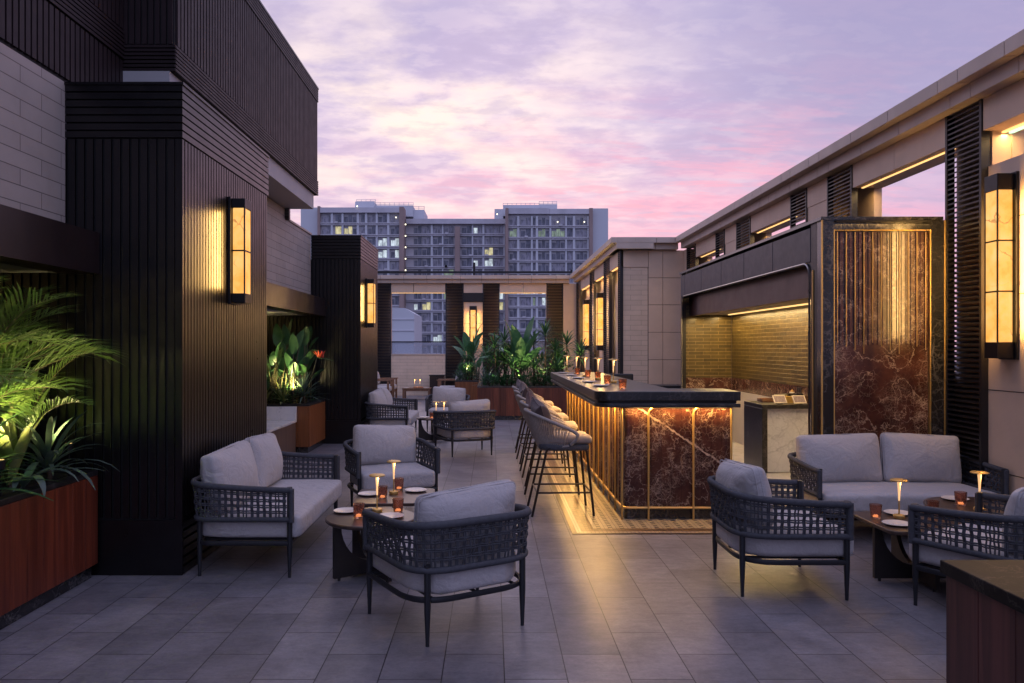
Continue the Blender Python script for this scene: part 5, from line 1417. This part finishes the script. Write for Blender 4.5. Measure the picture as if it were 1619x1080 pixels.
m = PB(); m.box(tx(474), tx(503), Y0 + 1, Y0 + 22, ZG, tz(327)); m.box(tx(937.5), tx(962), Y0 + .5, Y0 + 22, ZG, tz(329)); m.build('end_block', M_twp, T, world=True)
m = PB(); m.box(tx(503.2), tx(507), Y0 - 1.0, Y0 + 3, ZG, tz(327)); m.box(tx(632), tx(639), Y0 - 1.0, Y0 + 3.9, ZG, tz(328)); m.box(tx(799), tx(803.5), Y0 - 1.1, Y0 + 3.9, ZG, tz(330)); m.box(tx(931), tx(936.6), Y0 - 1.0, Y0 + 3, ZG, tz(330)); m.box(tx(718.5), tx(726.5), Y0 + 2.2, Y0 + 3.99, ZG, tz(356))
m.build('brown_fin', M_twb, T, world=True)
m = PB(); m.box(tx(507.2), tx(632), Y0 - .9, Y0 + 8, tz(337), tz(329)); m.box(tx(640), tx(799), Y0 + 2.8, Y0 + 10, tz(351), tz(343)); m.box(tx(803.7), tx(868), Y0 - .9, Y0 + 8, tz(339), tz(330)); m.box(tx(868.2), tx(931), Y0 - .8, Y0 + 8, tz(339), tz(331))
m.build('parapet', M_twd, T, world=True)
m = PB(); m.box(tx(556), tx(587), Y0 + 5, Y0 + 18, tz(336), tz(313)); m.box(tx(587.1), tx(649), Y0 + 6, Y0 + 18, tz(336), tz(318)); m.box(tx(649.1), tx(667), Y0 + 7, Y0 + 18, tz(350), tz(324))
m.box(tx(782), tx(796), Y0 + 5, Y0 + 18, tz(351), tz(325)); m.box(tx(796.1), tx(855), Y0 + 5, Y0 + 18, tz(336), tz(319)); m.box(tx(855.1), tx(884), Y0 + 6, Y0 + 18, tz(336), tz(316))
m.build('roof_room', M_twp, T, world=True)
for a, b_, zt in ((556, 587, 313), (587, 649, 318), (649, 667, 324), (796, 855, 319), (855, 884, 316)):
    m = MB(); y_ = Y0 + 7.2; z0 = tz(zt)
    for zz in (.45, .9): m.box(tx(a), tx(b_), y_ - .04, y_ + .04, z0 + zz - .05, z0 + zz + .05)
    n = max(2, int((b_ - a) / 7))
    for i in range(n + 1): x_ = tx(a + (b_ - a) * i / n); m.box(x_ - .05, x_ + .05, y_ - .03, y_ + .03, z0, z0 + 1.0)
    m.build('roof_rail', M_twd, T, world=True)
secs = [(Y0, 345.5, 18.6, [(509, 523), (530, 540), (544, 564), (571, 577), (582, 594), (598, 612), (618, 631)]),
        (Y0 + 4, 359.3, 17.6, [(652, 664.5), (665.5, 679), (683, 697), (700, 716), (729, 745), (748, 762), (766, 779.5), (780.5, 796)]),
        (Y0, 350, 18.1, [(805.5, 817), (823, 839), (842.5, 846.5), (851, 868), (872, 893), (896.5, 905), (911, 928)])]
piers = PB(); allw = []
random.seed(21)
lit = {(0, 1, 0): 0, (0, 1, 2): 1, (1, 0, 0): 1}
for si, (ys0, r0, pit, cols) in enumerate(secs):
    x_a, x_b = (507.2, 632) if si == 0 else ((640, 799) if si == 1 else (803.7, 931))
    dep = 1.0
    for r_ in range(-0, 14):
        yc = r0 + r_ * pit; ledge = MB()
        # spandrel / ledge below the window
        if not (si == 1):
            ledge.box(tx(x_a), tx(x_b), ys0 - dep * .55, ys0 - .001, tz(yc + 11.2), tz(yc + 7.2)); ledge.box(tx(x_a), tx(x_b), ys0 - dep * .8, ys0 - dep * .55 - .001, tz(yc + 8.6), tz(yc + 7.4))
        else:
            for xa2, xb2 in ((640, 718.3), (726.7, 799)):
                ledge.box(tx(xa2), tx(xb2), ys0 - dep * .55, ys0 - .001, tz(yc + 10.8), tz(yc + 6.8)); ledge.box(tx(xa2), tx(xb2), ys0 - dep * .8, ys0 - dep * .55 - .001, tz(yc + 8.3), tz(yc + 7.1))
        ledge.build('floor_ledge', M_twd, T, world=True)
        for ci, (a, b_) in enumerate(cols):
            allw.append((yc, si, ci, r_, a, b_, ys0))
    for ci, (a, b_) in enumerate(cols):
        nxt = cols[ci + 1][0] if ci + 1 < len(cols) else x_b
        if nxt - b_ > 1.5 and not (si == 1 and ci == 3): 
            piers.box(tx(b_ + .5), tx(min(nxt - .5, b_ + 4)), ys0 - .50, ys0 - .002, ZG, tz(r0 - 8))
piers.build('wall_pier', M_twp, T, world=True)
# air conditioners and pipes
ac = PB()
for k in range(70):
    w_ = random.choice(allw); x_ = tx(random.uniform(w_[4], w_[5] - 3)); ac.box(x_, x_ + .8, w_[6] - 1.1, w_[6] - .82, tz(w_[0] + 8.4), tz(w_[0] + 8.4) + .5)
ac.build('air_conditioner', M_twd, T, world=True)
allw.sort(key=lambda w_: (w_[0] > 437, w_[0]))
rest = [MB() for _ in range(1)]
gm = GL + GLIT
def win(mb, w_, mb2=None):
    mb2 = mb2 or mb
    yc, si, ci, r_, a, b_, ys0 = w_
    rnd = random.random(); low = min(1, max(0, (yc - 340) / 80))
    k = 0 if rnd < .62 else 1
    if random.random() < .03 + .15 * low: k = random.choice((2, 2, 3, 4))
    if (si == 0 and r_ in (1,) and ci in (1, 2)): k = 3
    if si == 0 and r_ in (2, 3) and ci in (5, 6): k = 2
    if si == 1 and r_ == 3 and ci in (5, 6): k = 2
    x0, x1 = tx(a), tx(b_); z0, z1 = tz(yc + 6.4), tz(yc - 6.0); y_ = ys0 - .06
    mb.cur = 5; mb.box(x0 - .12, x1 + .12, y_, y_ + .05, z0 - .12, z1 + .12)
    n = max(1, int(round((x1 - x0) / 1.1))); ww = (x1 - x0) / n
    for i in range(n):
        kk = k if (k < 2 or random.random() < .75) else random.choice((0, 1, k))
        mb2.cur = kk; mb2.box(x0 + i * ww + .06, x0 + (i + 1) * ww - .06, y_ - .02, y_ - .001, z0 + .05, z1 - (.55 if i % 2 == 0 and n > 1 else .05))
    mb.cur = 5
for i, w_ in enumerate(allw):
    if i < 100:
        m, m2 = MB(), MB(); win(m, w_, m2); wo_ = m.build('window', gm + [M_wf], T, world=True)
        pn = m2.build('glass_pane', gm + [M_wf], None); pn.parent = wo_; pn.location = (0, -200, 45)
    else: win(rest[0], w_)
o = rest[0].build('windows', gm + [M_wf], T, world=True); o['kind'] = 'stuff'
m = PB()
for px, py in ((566, 327.5), (786, 340), (627, 345), (642, 356), (642, 374), (642, 392), (642, 410), (642, 428), (881, 352), (923, 352)):
    m.box(tx(px) - .14, tx(px) + .14, Y0 - 1.3, Y0 - 1.1, tz(py) - .14, tz(py) + .14)
m.build('wall_lamp', emit('tower_lamp', (1, .9, .6), 3), T, world=True)

T = thing('annex_building', 'plain blue grey building with a sloping top seen through the left opening', 'building', (-10, 110, -45))
K2 = 110 / F
m = MB(); q = [((600 - CX) * K2, HC + (CY - 487) * K2), ((640 - CX) * K2, HC + (CY - 487) * K2), ((655 - CX) * K2, HC + (CY - 496) * K2), ((655 - CX) * K2, -45), ((600 - CX) * K2, -45)]
m.add([(a, 110, b_) for a, b_ in q] + [(a, 122, b_) for a, b_ in q], [tuple(range(5))[::-1], tuple(range(5, 10))] + [(i, (i + 1) % 5, 5 + (i + 1) % 5, 5 + i) for i in range(5)])
m.build('wall', M_twp, T, world=True)
m = MB()
for py in (505, 523, 541): z_ = HC + (CY - py) * K2; m.box((600 - CX) * K2, (655 - CX) * K2, 109.9, 109.99, z_ - .05, z_ + .05)
m.build('ledge', M_twd, T, world=True)
